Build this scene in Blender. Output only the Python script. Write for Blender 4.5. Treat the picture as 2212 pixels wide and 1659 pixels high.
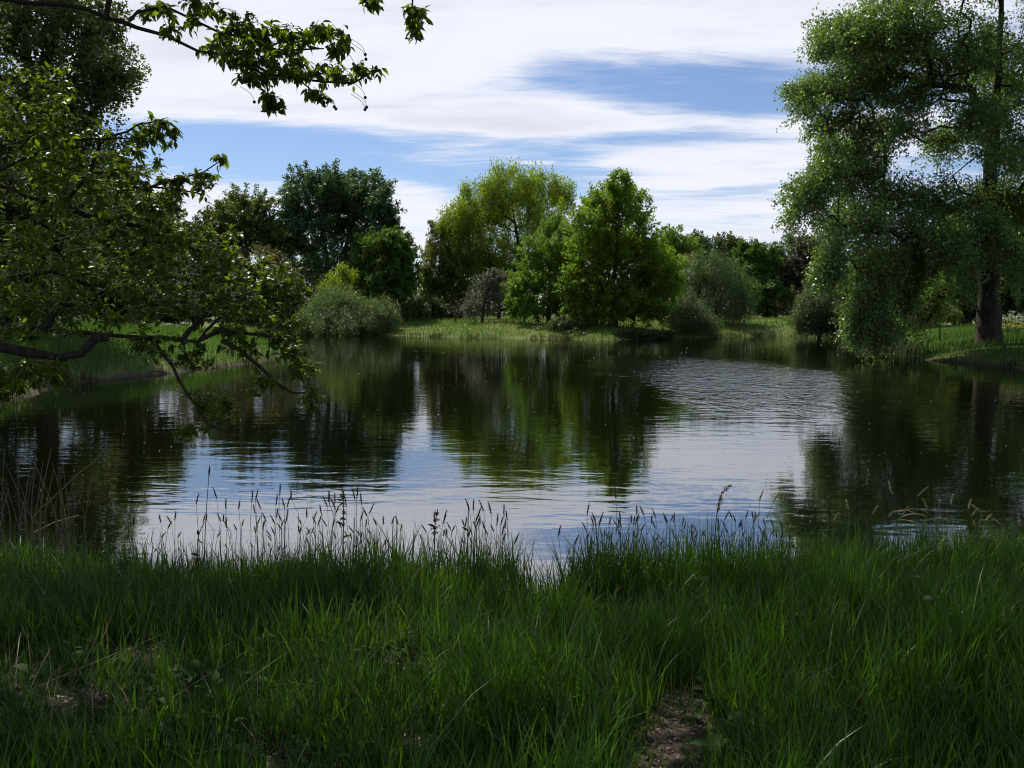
import bpy, math, random
import numpy as np
from mathutils import Vector, Matrix

for o in list(bpy.data.objects):
    bpy.data.objects.remove(o)
S = bpy.context.scene
COL = S.collection
R = math.radians

# ------------------------------------------------------------------ camera
CAM_Z, PITCH, F = 2.2, R(4.6), 1853.0
cam_d = bpy.data.cameras.new('camera')
cam = bpy.data.objects.new('camera', cam_d)
COL.objects.link(cam)
cam.location = (0, 0, CAM_Z)
cam.rotation_euler = (R(90) - PITCH, 0, 0)
cam_d.sensor_width = 36.0
cam_d.lens = 36.0 * F / 2212.0
cam_d.clip_start, cam_d.clip_end = 0.05, 3000
S.camera = cam

# ------------------------------------------------------------------ light, sky, exposure
SUN_EL, SUN_AZ = R(52), R(-32)          # azimuth from +Y, negative = to the left
sd_ = bpy.data.lights.new('sun', 'SUN')
sd_.energy, sd_.angle, sd_.color = 5.0, R(0.53), (1.0, 0.94, 0.82)
sun = bpy.data.objects.new('sun', sd_)
COL.objects.link(sun)
sdir = Vector((math.sin(SUN_AZ) * math.cos(SUN_EL), math.cos(SUN_AZ) * math.cos(SUN_EL), math.sin(SUN_EL)))
sun.rotation_euler = (-sdir).to_track_quat('-Z', 'Y').to_euler()
sun.location = sdir * 200

S.view_settings.view_transform = 'Standard'
S.view_settings.look = 'None'
S.view_settings.exposure = 0.45
S.view_settings.gamma = 1.0
S.view_settings.use_curve_mapping = False
S.cycles.use_denoising = True
S.cycles.filter_width = 1.1
S.cycles.max_bounces = 7
S.cycles.diffuse_bounces = 3
S.cycles.glossy_bounces = 3
S.cycles.transmission_bounces = 3
S.cycles.transparent_max_bounces = 4
S.cycles.caustics_reflective = False
S.cycles.caustics_refractive = False
S.cycles.sample_clamp_indirect = 4.0


def raydir(px, py):
    cx, cy = (px - 1106.0) / F, (829.5 - py) / F
    sp, cp = math.sin(PITCH), math.cos(PITCH)
    return np.array([cx, cp + cy * sp, -sp + cy * cp])


def pt(px, py, Y):
    d = raydir(px, py)
    return np.array([0, 0, CAM_Z]) + d * (Y / d[1])


def gp(px, py, z=0.0):
    d = raydir(px, py)
    return np.array([0, 0, CAM_Z]) + d * ((z - CAM_Z) / d[2])


def proj(P):
    P = np.asarray(P, float) - np.array([0, 0, CAM_Z])
    sp, cp = math.sin(PITCH), math.cos(PITCH)
    dep = P[..., 1] * cp - P[..., 2] * sp
    up = P[..., 1] * sp + P[..., 2] * cp
    return 1106 + F * P[..., 0] / dep, 829.5 - F * up / dep, dep


# ---- node helpers
class NT:
    def __init__(s, tree):
        s.t = tree

    def n(s, typ, **kw):
        x = s.t.nodes.new(typ)
        for k, v in kw.items():
            setattr(x, k, v)
        return x

    def l(s, a, b):
        s.t.links.new(a, b)

    def m(s, op, a, b=None, c=None, clamp=False):
        x = s.t.nodes.new('ShaderNodeMath')
        x.operation = op
        x.use_clamp = clamp
        for i, v in enumerate((a, b, c)):
            if v is None:
                continue
            if isinstance(v, (int, float)):
                x.inputs[i].default_value = v
            else:
                s.l(v, x.inputs[i])
        return x.outputs[0]

    def noise(s, vec, scale, detail=4, rough=0.55, dist=0.0):
        x = s.n('ShaderNodeTexNoise')
        x.inputs['Scale'].default_value = scale
        x.inputs['Detail'].default_value = detail
        x.inputs['Roughness'].default_value = rough
        x.inputs['Distortion'].default_value = dist
        if vec is not None:
            s.l(vec, x.inputs['Vector'])
        return x.outputs['Fac']

    def vec(s, x, y, z):
        c = s.n('ShaderNodeCombineXYZ')
        for i, v in enumerate((x, y, z)):
            if isinstance(v, (int, float)):
                c.inputs[i].default_value = v
            else:
                s.l(v, c.inputs[i])
        return c.outputs[0]

    def smooth(s, v, lo, hi, a=0.0, b=1.0):
        x = s.n('ShaderNodeMapRange')
        x.interpolation_type = 'SMOOTHSTEP'
        for i, q in enumerate((v, lo, hi, a, b)):
            if isinstance(q, (int, float)):
                x.inputs[i].default_value = q
            else:
                s.l(q, x.inputs[i])
        return x.outputs[0]

    def mix(s, fac, a, b):
        x = s.n('ShaderNodeMix', data_type='RGBA')
        for sock, v in ((x.inputs[0], fac), (x.inputs[6], a), (x.inputs[7], b)):
            if isinstance(v, (int, float)):
                sock.default_value = v
            elif isinstance(v, tuple):
                sock.default_value = (*v, 1)
            else:
                s.l(v, sock)
        return x.outputs[2]


W = bpy.data.worlds.new('World')
S.world = W
W.use_nodes = True
W.node_tree.nodes.clear()
w = NT(W.node_tree)
SKY_STRENGTH = 0.074
sky = w.n('ShaderNodeTexSky', sky_type='NISHITA', sun_disc=False)
sky.sun_elevation, sky.sun_rotation = SUN_EL, SUN_AZ
sky.air_density, sky.dust_density, sky.ozone_density = 1.0, 0.1, 3.0
tc = w.n('ShaderNodeTexCoord')
sep = w.n('ShaderNodeSeparateXYZ')
w.l(tc.outputs['Generated'], sep.inputs[0])
dx, dy, dz = sep.outputs
az = w.m('MULTIPLY', w.m('ARCTAN2', dx, dy), 180 / math.pi)
el = w.m('MULTIPLY', w.m('ARCSINE', dz), 180 / math.pi)
hz = w.m('ADD', w.m('MAXIMUM', dz, 0.0), 0.10)
cu, cv = w.m('DIVIDE', dx, hz), w.m('DIVIDE', dy, hz)
n_warp = w.noise(w.vec(w.m('MULTIPLY', cu, 0.9), w.m('MULTIPLY', cv, 1.5), 3.1), 1.0, 3)
n_warp2 = w.noise(w.vec(w.m('MULTIPLY', cu, 0.9), w.m('MULTIPLY', cv, 1.5), 9.7), 1.0, 3)
n_fine = w.noise(w.vec(w.m('ADD', w.m('MULTIPLY', cu, 0.8), w.m('MULTIPLY', cv, 0.25)), w.m('MULTIPLY', cv, 2.6), 5.0), 1.3, 7, 0.62, 0.4)
n_big = w.noise(w.vec(w.m('MULTIPLY', cu, 0.35), w.m('MULTIPLY', cv, 0.8), 1.0), 1.0, 2)
aw = w.m('ADD', az, w.m('MULTIPLY', w.m('SUBTRACT', n_warp, 0.5), 9.0))
ew = w.m('ADD', el, w.m('MULTIPLY', w.m('SUBTRACT', n_warp2, 0.5), 2.6))


def azel(px, py):
    d = raydir(px, py)
    d = d / np.linalg.norm(d)
    return math.degrees(math.atan2(d[0], d[1])), math.degrees(math.asin(d[2]))


def blob(px, py, rx, ry, wt, rot=0.0):
    a0, e0 = azel(px, py)
    ra, re = rx / F * 57.3, ry / F * 57.3
    da, de = w.m('SUBTRACT', aw, a0), w.m('SUBTRACT', ew, e0)
    c, s_ = math.cos(R(rot)), math.sin(R(rot))
    u = w.m('DIVIDE', w.m('ADD', w.m('MULTIPLY', da, c), w.m('MULTIPLY', de, s_)), ra)
    v = w.m('DIVIDE', w.m('SUBTRACT', w.m('MULTIPLY', de, c), w.m('MULTIPLY', da, s_)), re)
    r2 = w.m('ADD', w.m('MULTIPLY', u, u), w.m('MULTIPLY', v, v))
    return w.m('MULTIPLY', w.smooth(r2, 0.0, 2.3, 1.0, 0.0), wt)


CLOUDS = [
    (850, 10, 1000, 105, .62, -1), (700, -260, 1900, 260, .5, 0),
    (430, 150, 330, 95, .5, -3), (830, 205, 560, 70, .55, -4), (1190, 268, 260, 34, .5, -2),
    (1590, 350, 370, 40, .6, 2), (1750, 285, 260, 40, .34, 3), (1580, 470, 330, 62, .52, 0),
    (910, 480, 150, 72, .62, 0), (520, 425, 150, 26, .6, 2), (380, 450, 90, 50, .5, 0),
    (840, 357, 190, 20, .36, -2), (1116, 340, 30, 5, .4, 0), (1000, 322, 180, 16, .22, -3),
    (1640, 130, 200, 40, .2, -8),
]
GAPS = [
    (1480, 185, 390, 56, -.36, -4), (560, 318, 350, 46, -.55, -3), (1330, 316, 330, 22, -.45, 0),
    (640, 378, 300, 34, -.45, 0), (1130, 400, 200, 46, -.5, 0), (1250, 165, 130, 30, -.25, -15),
    (1560, 409, 150, 8, -.4, 0), (1450, 230, 160, 20, -.2, 0),
]
dens = w.m('MULTIPLY', w.m('SUBTRACT', n_fine, 0.5), 1.5)
n_wisp = w.noise(w.vec(w.m('ADD', w.m('MULTIPLY', cu, 1.6), w.m('MULTIPLY', cv, 0.5)), w.m('MULTIPLY', cv, 7.0), 8.0), 1.5, 8, 0.66, 0.8)
dens = w.m('ADD', dens, w.m('MULTIPLY', w.m('SUBTRACT', n_wisp, 0.5), 1.15))
dens = w.m('ADD', dens, w.m('MULTIPLY', w.m('SUBTRACT', n_big, 0.5), 0.5))
dens = w.m('ADD', dens, 0.37)
for b in CLOUDS + GAPS:
    dens = w.m('ADD', dens, blob(*b))
cover = w.smooth(dens, 0.02, 1.06)
n_sh = w.noise(w.vec(w.m('ADD', w.m('MULTIPLY', cu, 0.7), w.m('MULTIPLY', cv, .3)), w.m('MULTIPLY', cv, 1.5), 21.0), 1.1, 8, 0.55, .8)
thick = w.smooth(w.m('ADD', w.m('MULTIPLY', dens, 0.3), n_sh), 0.80, 1.3)
ccol = w.mix(thick, (8.9, 9.1, 10.0), (6.3, 6.6, 7.7))
tint = w.n('ShaderNodeMix', data_type='RGBA', blend_type='MULTIPLY')
tint.inputs[0].default_value = 1.0
w.l(sky.outputs[0], tint.inputs[6])
tint.inputs[7].default_value = (0.97, 0.96, 1.06, 1)
skyc = tint.outputs[2]
col = w.mix(cover, skyc, ccol)
bg = w.n('ShaderNodeBackground')
w.l(col, bg.inputs['Color'])
bg.inputs['Strength'].default_value = SKY_STRENGTH
wo = w.n('ShaderNodeOutputWorld')
w.l(bg.outputs[0], wo.inputs[0])
W.cycles.sampling_method = 'MANUAL'
W.cycles.sample_map_resolution = 1024


# ------------------------------------------------------------------ general helpers
def tag(o, label=None, cat=None, group=None, kind=None):
    for k, v in (('label', label), ('category', cat), ('group', group), ('kind', kind)):
        if v:
            o[k] = v
    return o


def empty(name, loc):
    o = bpy.data.objects.new(name, None)
    o.location = loc
    o.empty_display_size = 0.2
    COL.objects.link(o)
    return o


def mesh_np(name, V, faces, mat, tone=None, smooth=False):
    """faces: list of int arrays (n,k)"""
    me = bpy.data.meshes.new(name)
    V = np.asarray(V, np.float32)
    me.vertices.add(len(V))
    me.vertices.foreach_set('co', V.ravel())
    tot = [np.full(len(f), f.shape[1], np.int32) for f in faces if len(f)]
    idx = [np.asarray(f, np.int32).ravel() for f in faces if len(f)]
    if tot:
        tot = np.concatenate(tot)
        idx = np.concatenate(idx)
        me.loops.add(len(idx))
        me.loops.foreach_set('vertex_index', idx)
        me.polygons.add(len(tot))
        st = np.concatenate(([0], np.cumsum(tot)[:-1])).astype(np.int32)
        me.polygons.foreach_set('loop_start', st)
        me.polygons.foreach_set('loop_total', tot)
        if smooth:
            me.polygons.foreach_set('use_smooth', np.ones(len(tot), bool))
    if tone is not None:
        a = me.attributes.new('tone', 'FLOAT', 'POINT')
        a.data.foreach_set('value', np.asarray(tone, np.float32))
    me.update(calc_edges=True)
    if mat:
        me.materials.append(mat)
    return me


def link(name, me, parent=None, loc=None):
    o = bpy.data.objects.new(name, me)
    COL.objects.link(o)
    if parent is not None:
        o.parent = parent
    if loc is not None:
        o.location = loc
    return o


def norm(v):
    return v / np.maximum(np.linalg.norm(v, axis=-1, keepdims=True), 1e-9)


def leaf_quads(P, A, Nn, L, Wd, tone):
    A = norm(A)
    Sd = norm(np.cross(A, Nn))
    Nn = np.cross(Sd, A)
    L, Wd = L[:, None], Wd[:, None]
    mid = P + A * L * 0.45
    V = np.stack([P, mid + Sd * Wd * .5 + Nn * Wd * .12, P + A * L - Nn * L * .08, mid - Sd * Wd * .5 + Nn * Wd * .12], 1).reshape(-1, 3)
    Fq = np.arange(len(P) * 4).reshape(-1, 4)
    return V, [Fq], np.repeat(tone, 4)


def leaf_tris(P, A, Nn, L, Wd, tone):
    A = norm(A)
    Sd = norm(np.cross(A, Nn))
    L, Wd = L[:, None], Wd[:, None]
    b = P + A * L * .12
    V = np.stack([b + Sd * Wd * .62, P + A * L, b - Sd * Wd * .62], 1).reshape(-1, 3)
    return V, [np.arange(len(P) * 3).reshape(-1, 3)], np.repeat(tone, 3)


def tubes(P0, P1, r0, r1, k):
    """separate k-sided prisms, vectorised"""
    d = norm(P1 - P0)
    ref = np.where(np.abs(d[:, 2:3]) > .9, np.array([[1., 0, 0]]), np.array([[0, 0, 1.]]))
    u = norm(np.cross(d, ref))
    v = np.cross(d, u)
    an = np.arange(k) * 2 * math.pi / k
    ring = u[:, None] * np.cos(an)[None, :, None] + v[:, None] * np.sin(an)[None, :, None]
    A = (P0 - d * r0[:, None] * .25)[:, None] + ring * r0[:, None, None]
    B = P1[:, None] + ring * r1[:, None, None]
    V = np.concatenate([A, B], 1).reshape(-1, 3)
    base = np.arange(len(P0))[:, None, None] * 2 * k
    i = np.arange(k)
    j = (i + 1) % k
    q = np.stack([i, j, j + k, i + k], 1)[None]
    return V, (base + q).reshape(-1, 4)


def sweep(path, rad, k=7, jitter=0.0, rng=None):
    """one connected tube along a path"""
    path = np.asarray(path, float)
    n = len(path)
    t = norm(np.gradient(path, axis=0))
    u = np.cross(t[0], [0.3, 0.9, 0.2])
    V = []
    for i in range(n):
        u = u - t[i] * np.dot(u, t[i])
        u = u / np.linalg.norm(u)
        v = np.cross(t[i], u)
        for a in range(k):
            an = 2 * math.pi * a / k
            rr = rad[i] * (1 + (rng.normal(0, jitter) if rng is not None else 0))
            V.append(path[i] + (u * math.cos(an) + v * math.sin(an)) * rr)
    Fq = []
    for i in range(n - 1):
        for a in range(k):
            b = (a + 1) % k
            Fq.append((i * k + a, i * k + b, (i + 1) * k + b, (i + 1) * k + a))
    return np.array(V), np.array(Fq)


def resample(pts, step, rng=None, wob=0.0):
    pts = np.asarray(pts, float)
    # Catmull-Rom
    out = []
    n = len(pts)
    for i in range(n - 1):
        p0, p1, p2, p3 = pts[max(i - 1, 0)], pts[i], pts[i + 1], pts[min(i + 2, n - 1)]
        m = max(1, int(np.linalg.norm(p2 - p1) / step))
        for q in range(m):
            t = q / m
            out.append(.5 * ((2 * p1) + (-p0 + p2) * t + (2 * p0 - 5 * p1 + 4 * p2 - p3) * t * t + (-p0 + 3 * p1 - 3 * p2 + p3) * t ** 3))
    out.append(pts[-1])
    out = np.array(out)
    if rng is not None and wob:
        out[1:-1] += rng.normal(0, wob, (len(out) - 2, out.shape[1]))
    return out


# ------------------------------------------------------------------ materials
def new_mat(name):
    m = bpy.data.materials.new(name)
    m.use_nodes = True
    m.node_tree.nodes.clear()
    t = NT(m.node_tree)
    out = t.n('ShaderNodeOutputMaterial')
    return m, t, out


def leaf_mat(name, c0, c1, transl=0.35, tcol=None, rough=0.5, spec=0.3):
    m, t, out = new_mat(name)
    at = t.n('ShaderNodeAttribute', attribute_name='tone')
    c = t.mix(at.outputs['Fac'], c0, c1)
    p = t.n('ShaderNodeBsdfPrincipled')
    t.l(c, p.inputs['Base Color'])
    p.inputs['Roughness'].default_value = rough
    p.inputs['Specular IOR Level'].default_value = spec
    tr = t.n('ShaderNodeBsdfTranslucent')
    if tcol is None:
        tcol = (2.0, 1.75, 0.6)
    mul = t.n('ShaderNodeMix', data_type='RGBA', blend_type='MULTIPLY')
    mul.inputs[0].default_value = 1.0
    t.l(c, mul.inputs[6])
    mul.inputs[7].default_value = (*tcol, 1)
    t.l(mul.outputs[2], tr.inputs['Color'])
    mx = t.n('ShaderNodeMixShader')
    mx.inputs[0].default_value = transl
    t.l(p.outputs[0], mx.inputs[1])
    t.l(tr.outputs[0], mx.inputs[2])
    t.l(mx.outputs[0], out.inputs[0])
    return m


def bark_mat(name, c0, c1, scale=8.0, bump=0.4):
    m, t, out = new_mat(name)
    tcn = t.n('ShaderNodeTexCoord')
    mp = t.n('ShaderNodeMapping')
    mp.inputs['Scale'].default_value = (1, 1, .25)
    t.l(tcn.outputs['Object'], mp.inputs[0])
    nz = t.noise(mp.outputs[0], scale, 6, .65)
    c = t.mix(t.smooth(nz, .35, .7), c0, c1)
    p = t.n('ShaderNodeBsdfPrincipled')
    t.l(c, p.inputs['Base Color'])
    p.inputs['Roughness'].default_value = .9
    p.inputs['Specular IOR Level'].default_value = .15
    b = t.n('ShaderNodeBump')
    b.inputs['Strength'].default_value = bump
    b.inputs['Distance'].default_value = .03
    t.l(nz, b.inputs['Height'])
    t.l(b.outputs[0], p.inputs['Normal'])
    t.l(p.outputs[0], out.inputs[0])
    return m


def plain_mat(name, c0, c1, scale=20.0, rough=.8, spec=.2):
    m, t, out = new_mat(name)
    tcn = t.n('ShaderNodeTexCoord')
    c = t.mix(t.noise(tcn.outputs['Object'], scale, 3), c0, c1)
    p = t.n('ShaderNodeBsdfPrincipled')
    t.l(c, p.inputs['Base Color'])
    p.inputs['Roughness'].default_value = rough
    p.inputs['Specular IOR Level'].default_value = spec
    t.l(p.outputs[0], out.inputs[0])
    return m


BARK = bark_mat('bark_dark', (.022, .018, .013), (.055, .046, .034), 6)
BARK_GREY = bark_mat('bark_grey', (.05, .045, .038), (.11, .10, .085), 6)
BARK_CHERRY = bark_mat('bark_cherry', (.02, .016, .012), (.05, .042, .032), 40, .5)
M_POPLAR_DARK = leaf_mat('leaf_bluegreen', (.036, .074, .026), (.068, .122, .042), .30, (1.5, 1.6, .7))
M_MAPLE = leaf_mat('leaf_maple', (.032, .072, .010), (.078, .145, .020), .35)
M_OAK = leaf_mat('leaf_oak', (.072, .126, .010), (.152, .230, .024), .54, (1.75, 1.8, .6))
M_YELLOW = leaf_mat('leaf_yellowgreen', (.088, .138, .013), (.185, .255, .036), .48, (1.8, 1.8, .6))
M_MIDGREEN = leaf_mat('leaf_midgreen', (.062, .118, .016), (.122, .200, .034), .5, (1.7, 1.8, .6))
M_WILLOW = leaf_mat('leaf_willow', (.062, .104, .030), (.125, .185, .062), .33, (1.5, 1.5, .8))
M_GREYGREEN = leaf_mat('leaf_greygreen', (.046, .080, .024), (.090, .138, .045), .33, (1.5, 1.5, .8))
M_OLIVE = leaf_mat('leaf_olive', (.055, .062, .020), (.11, .11, .038), .3)
M_BROWN = leaf_mat('leaf_brownish', (.058, .088, .016), (.118, .155, .034), .42)
M_MAUVE = leaf_mat('leaf_mauve', (.075, .075, .052), (.125, .122, .085), .25, (1.3, 1.3, 1.0))
M_RED = leaf_mat('leaf_red', (.08, .028, .014), (.14, .06, .025), .25, (1.6, 1.2, .8))
M_PURPLE = leaf_mat('leaf_purple', (.030, .030, .018), (.060, .055, .032), .25, (1.4, 1.2, 1.0))
M_OAKDARK = leaf_mat('leaf_sycamore', (.040, .076, .012), (.085, .135, .022), .36)
M_DARKGREEN = leaf_mat('leaf_darkgreen', (.025, .05, .014), (.05, .09, .022), .3)
M_SHADEGREEN = leaf_mat('leaf_shrub', (.035, .062, .018), (.07, .105, .03), .3)
M_RPOPLAR = leaf_mat('leaf_greatpoplar', (.058, .106, .027), (.130, .205, .058), .47, (1.7, 1.7, .6), .38, .5)
M_LWILLOW = leaf_mat('leaf_tallwillow', (.062, .086, .028), (.12, .15, .055), .48, (1.7, 1.7, .7))
M_CHERRY = leaf_mat('leaf_cherry', (.046, .086, .007), (.105, .160, .014), .55, (2.3, 2.1, .5), .42, .35)
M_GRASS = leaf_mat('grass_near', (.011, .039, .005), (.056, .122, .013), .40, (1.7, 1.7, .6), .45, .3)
M_STRAW = leaf_mat('grass_dry', (.08, .075, .035), (.22, .19, .11), .3, (1.3, 1.2, .8))
M_WEED = leaf_mat('weed_leaf', (.014, .035, .008), (.035, .07, .014), .3, (1.6, 1.6, .6), .7, .12)
M_SEDGE = leaf_mat('sedge', (.022, .030, .010), (.085, .085, .034), .25, (1.4, 1.4, .7))
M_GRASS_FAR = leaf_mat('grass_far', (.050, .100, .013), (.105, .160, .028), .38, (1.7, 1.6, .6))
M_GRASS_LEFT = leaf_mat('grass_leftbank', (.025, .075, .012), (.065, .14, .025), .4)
M_HEAD = leaf_mat('seed_head_dark', (.05, .042, .025), (.12, .10, .055), .25, (1.4, 1.3, .8))
M_HEAD_GOLD = leaf_mat('seed_head_gold', (.30, .26, .13), (.5, .44, .26), .4, (1.4, 1.3, .8))
M_HEAD_PINK = leaf_mat('seed_head_brown', (.12, .085, .06), (.2, .15, .11), .25, (1.3, 1.2, 1.0))
M_STEM = leaf_mat('stalk_green', (.03, .055, .018), (.06, .09, .03), .2)
M_REED = leaf_mat('reed_dead', (.10, .075, .045), (.17, .13, .08), .2, (1.2, 1.1, .9))
M_DOCK_RED = leaf_mat('dock_seed', (.06, .03, .018), (.10, .05, .03), .2, (1.2, 1.1, .9))
M_FLUFF = plain_mat('fluff_white', (.75, .75, .72), (.85, .85, .82))
M_FLOWER_W = plain_mat('flower_white', (.55, .57, .52), (.7, .7, .66))
M_FLOWER_Y = plain_mat('flower_yellow', (.55, .38, .06), (.7, .5, .1))
M_LITTER = leaf_mat('leaf_litter', (.06, .045, .03), (.22, .19, .15), .1, (1, 1, 1))
M_FRUIT = plain_mat('cherry_dark', (.02, .008, .008), (.04, .012, .012), 20, .4, .4)

# ------------------------------------------------------------------ pond outline and terrain
G2 = lambda x, y: tuple(gp(x, y)[:2])
OUT = [(-5.3, 7.7), (-4.4, 7.5), (-3.2, 7.2), (-1.6, 7.05), (-.35, 6.95), (.08, 6.75), (.22, 6.2), (.42, 6.75), (.9, 7.0), (2.2, 7.2),
       (3.4, 7.25), (4.1, 7.5), (5.2, 7.5), (6.5, 7.3), (9, 7.6), (14, 8.4), (20, 11), (25, 18), (25, 27),
       G2(2212, 796), G2(2110, 786), G2(2010, 779), G2(1975, 770), G2(1962, 757), G2(1925, 747), G2(1850, 737), G2(1800, 729),
       G2(1700, 726), G2(1600, 727), G2(1450, 731), G2(1323, 734), G2(1230, 733), G2(1100, 731), G2(950, 728), G2(850, 725), G2(740, 723.5),
       G2(640, 723), G2(590, 726), G2(560, 735), G2(585, 750), G2(650, 765), G2(610, 774), G2(500, 790), G2(350, 808), G2(200, 825), G2(110, 840),
       G2(0, 868), (-16, 17.5), (-17, 12.5), (-12, 9.2), (-8, 8.2)]
rng0 = np.random.default_rng(5)


def smooth_poly(P, step_rel=.05):
    P = np.array(P, float)
    n = len(P)
    out = []
    for i in range(n):
        p0, p1, p2, p3 = P[i - 1], P[i], P[(i + 1) % n], P[(i + 2) % n]
        for t in (0, .25, .5, .75):
            out.append(.5 * ((2 * p1) + (-p0 + p2) * t + (2 * p0 - 5 * p1 + 4 * p2 - p3) * t * t + (-p0 + 3 * p1 - 3 * p2 + p3) * t ** 3))
    out = np.array(out)
    d = np.maximum(np.abs(out[:, 1]), 6)
    out += rng0.normal(0, 1, out.shape) * (np.where(out[:, 1] < 10, .04, .004 * d))[:, None]
    return out


POLY = smooth_poly(OUT)
PA, PB = POLY, np.roll(POLY, -1, 0)


def shore(x, y):
    """signed distance to the pond edge, positive on land"""
    x, y = np.asarray(x, float).ravel(), np.asarray(y, float).ravel()
    out = np.empty(len(x))
    e = PB - PA
    e2 = (e ** 2).sum(1)
    for s in range(0, len(x), 20000):
        p = np.stack([x[s:s + 20000], y[s:s + 20000]], 1)[:, None]
        w_ = p - PA[None]
        t = np.clip((w_ * e[None]).sum(2) / e2[None], 0, 1)
        dd = ((w_ - t[..., None] * e[None]) ** 2).sum(2).min(1) ** .5
        c = (PA[None, :, 1] > p[..., 1]) != (PB[None, :, 1] > p[..., 1])
        xi = PA[None, :, 0] + (p[..., 1] - PA[None, :, 1]) / np.where(np.abs(e[None, :, 1]) < 1e-9, 1e-9, e[None, :, 1]) * e[None, :, 0]
        inside = ((c & (p[..., 0] < xi)).sum(1) % 2) == 1
        out[s:s + 20000] = np.where(inside, -dd, dd)
    return out


def height(x, y, d=None):
    x, y = np.asarray(x, float).ravel(), np.asarray(y, float).ravel()
    if d is None:
        d = shore(x, y)
    k = np.clip((y - 10) / 16, 0, 1)
    A = .75 + k * .85
    B = .25 - k * .07
    lum = .07 * np.sin(x * .9 + 1.3 * np.sin(y * .6)) * np.sin(y * .8 + .7) + .04 * np.sin(x * 2.3 + y * 1.7)
    far = np.clip((np.hypot(x, y) - 120) / 200, 0, 1) * 1.5
    land = .04 + A * (1 - np.exp(-np.maximum(d, 0) * B)) + lum * np.clip(d, 0, 1) * .8 + far
    water = np.maximum(-.22 * np.abs(d), -1.4) - .01
    return np.where(d > 0, land, water)


def h1(x, y):
    return float(height([x], [y])[0])


BARE = [(1488, 1470, .12, .22), (1474, 1540, .14, .26), (1458, 1610, .15, .24), (1440, 1700, .18, .26), (870, 1385, .18, .10), (320, 1410, .16, .09), (180, 1540, .12, .09),
        (620, 1640, .14, .09), (900, 1575, .12, .10), (1650, 1500, .08, .10)]
BARE_W = [(*gp(a, b, .45)[:2], rx, ry) for a, b, rx, ry in BARE]


def make_ground():
    azs = np.concatenate([np.arange(-180, -40, 3.0), np.arange(-40, 40, .32), np.arange(40, 180, 3.0)])
    rr = np.concatenate([[.4], np.geomspace(1.0, 12, 80), np.geomspace(12.2, 130, 130), np.geomspace(135, 1800, 26)])
    A, Rr = np.meshgrid(np.radians(azs), rr)
    X, Y = (np.sin(A) * Rr).ravel(), (np.cos(A) * Rr).ravel()
    D = shore(X, Y)
    Z = height(X, Y, D)
    na, nr = len(azs), len(rr)
    i, j = np.meshgrid(np.arange(nr - 1), np.arange(na), indexing='ij')
    j2 = (j + 1) % na
    Fq = np.stack([i * na + j, i * na + j2, (i + 1) * na + j2, (i + 1) * na + j], -1).reshape(-1, 4)
    V = np.stack([X, Y, Z], 1)
    V = np.vstack([V, [[0, 0, h1(0, 0)]]])
    c = len(V) - 1
    tri = np.stack([np.full(na, c), (np.arange(na) + 1) % na, np.arange(na)], 1)
    D = np.append(D, 7.0)
    m, t, out = new_mat('ground_soil_grass')
    at = t.n('ShaderNodeAttribute', attribute_name='tone')
    geo = t.n('ShaderNodeNewGeometry')
    n1 = t.noise(geo.outputs['Position'], 1.6, 6, .6)
    n2 = t.noise(geo.outputs['Position'], 22, 5, .7)
    n3 = t.noise(geo.outputs['Position'], .12, 3, .5)
    soil = t.mix(n2, (.022, .017, .012), (.085, .066, .048))
    grass = t.mix(n1, (.042, .080, .012), (.095, .13, .028))
    grass = t.mix(t.smooth(n3, .45, .65), grass, (.115, .14, .042))
    sp = t.n('ShaderNodeSeparateXYZ')
    t.l(geo.outputs['Position'], sp.inputs[0])
    near = t.smooth(sp.outputs[1], 9, 14)
    dd = t.m('ADD', t.m('ADD', at.outputs['Fac'], t.smooth(sp.outputs[1], 60, 75, 0.0, .45)), t.m('MULTIPLY', t.m('SUBTRACT', n1, .5), .9))
    gfac = t.m('MULTIPLY', t.smooth(dd, .0, .5), near)
    ab = t.n('ShaderNodeAttribute', attribute_name='bare')
    moss = t.mix(n2, (.010, .018, .005), (.030, .042, .014))
    soil = t.mix(t.smooth(t.m('ADD', ab.outputs['Fac'], t.m('MULTIPLY', t.m('SUBTRACT', n1, .5), .5)), .15, .5), moss, soil)
    shoreb = t.smooth(at.outputs['Fac'], .0, .5, 1.0, 0.0)
    soil = t.mix(shoreb, soil, t.mix(n2, (.022, .017, .012), (.085, .066, .048)))
    c_ = t.mix(gfac, soil, grass)
    p = t.n('ShaderNodeBsdfPrincipled')
    t.l(c_, p.inputs['Base Color'])
    p.inputs['Roughness'].default_value = .95
    p.inputs['Specular IOR Level'].default_value = .1
    b = t.n('ShaderNodeBump')
    b.inputs['Strength'].default_value = .9
    b.inputs['Distance'].default_value = .03
    t.l(n2, b.inputs['Height'])
    t.l(b.outputs[0], p.inputs['Normal'])
    t.l(p.outputs[0], out.inputs[0])
    me = mesh_np('ground', V, [Fq, tri], m, D, True)
    bare = np.zeros(len(V))
    for bx, by, rx, ry in BARE_W:
        bare = np.maximum(bare, np.exp(-(((V[:, 0] - bx) / rx) ** 2 + ((V[:, 1] - by) / ry) ** 2) * .8))
    a_ = me.attributes.new('bare', 'FLOAT', 'POINT')
    a_.data.foreach_set('value', bare.astype(np.float32))
    tag(link('ground', me), kind='structure')


make_ground()


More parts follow.
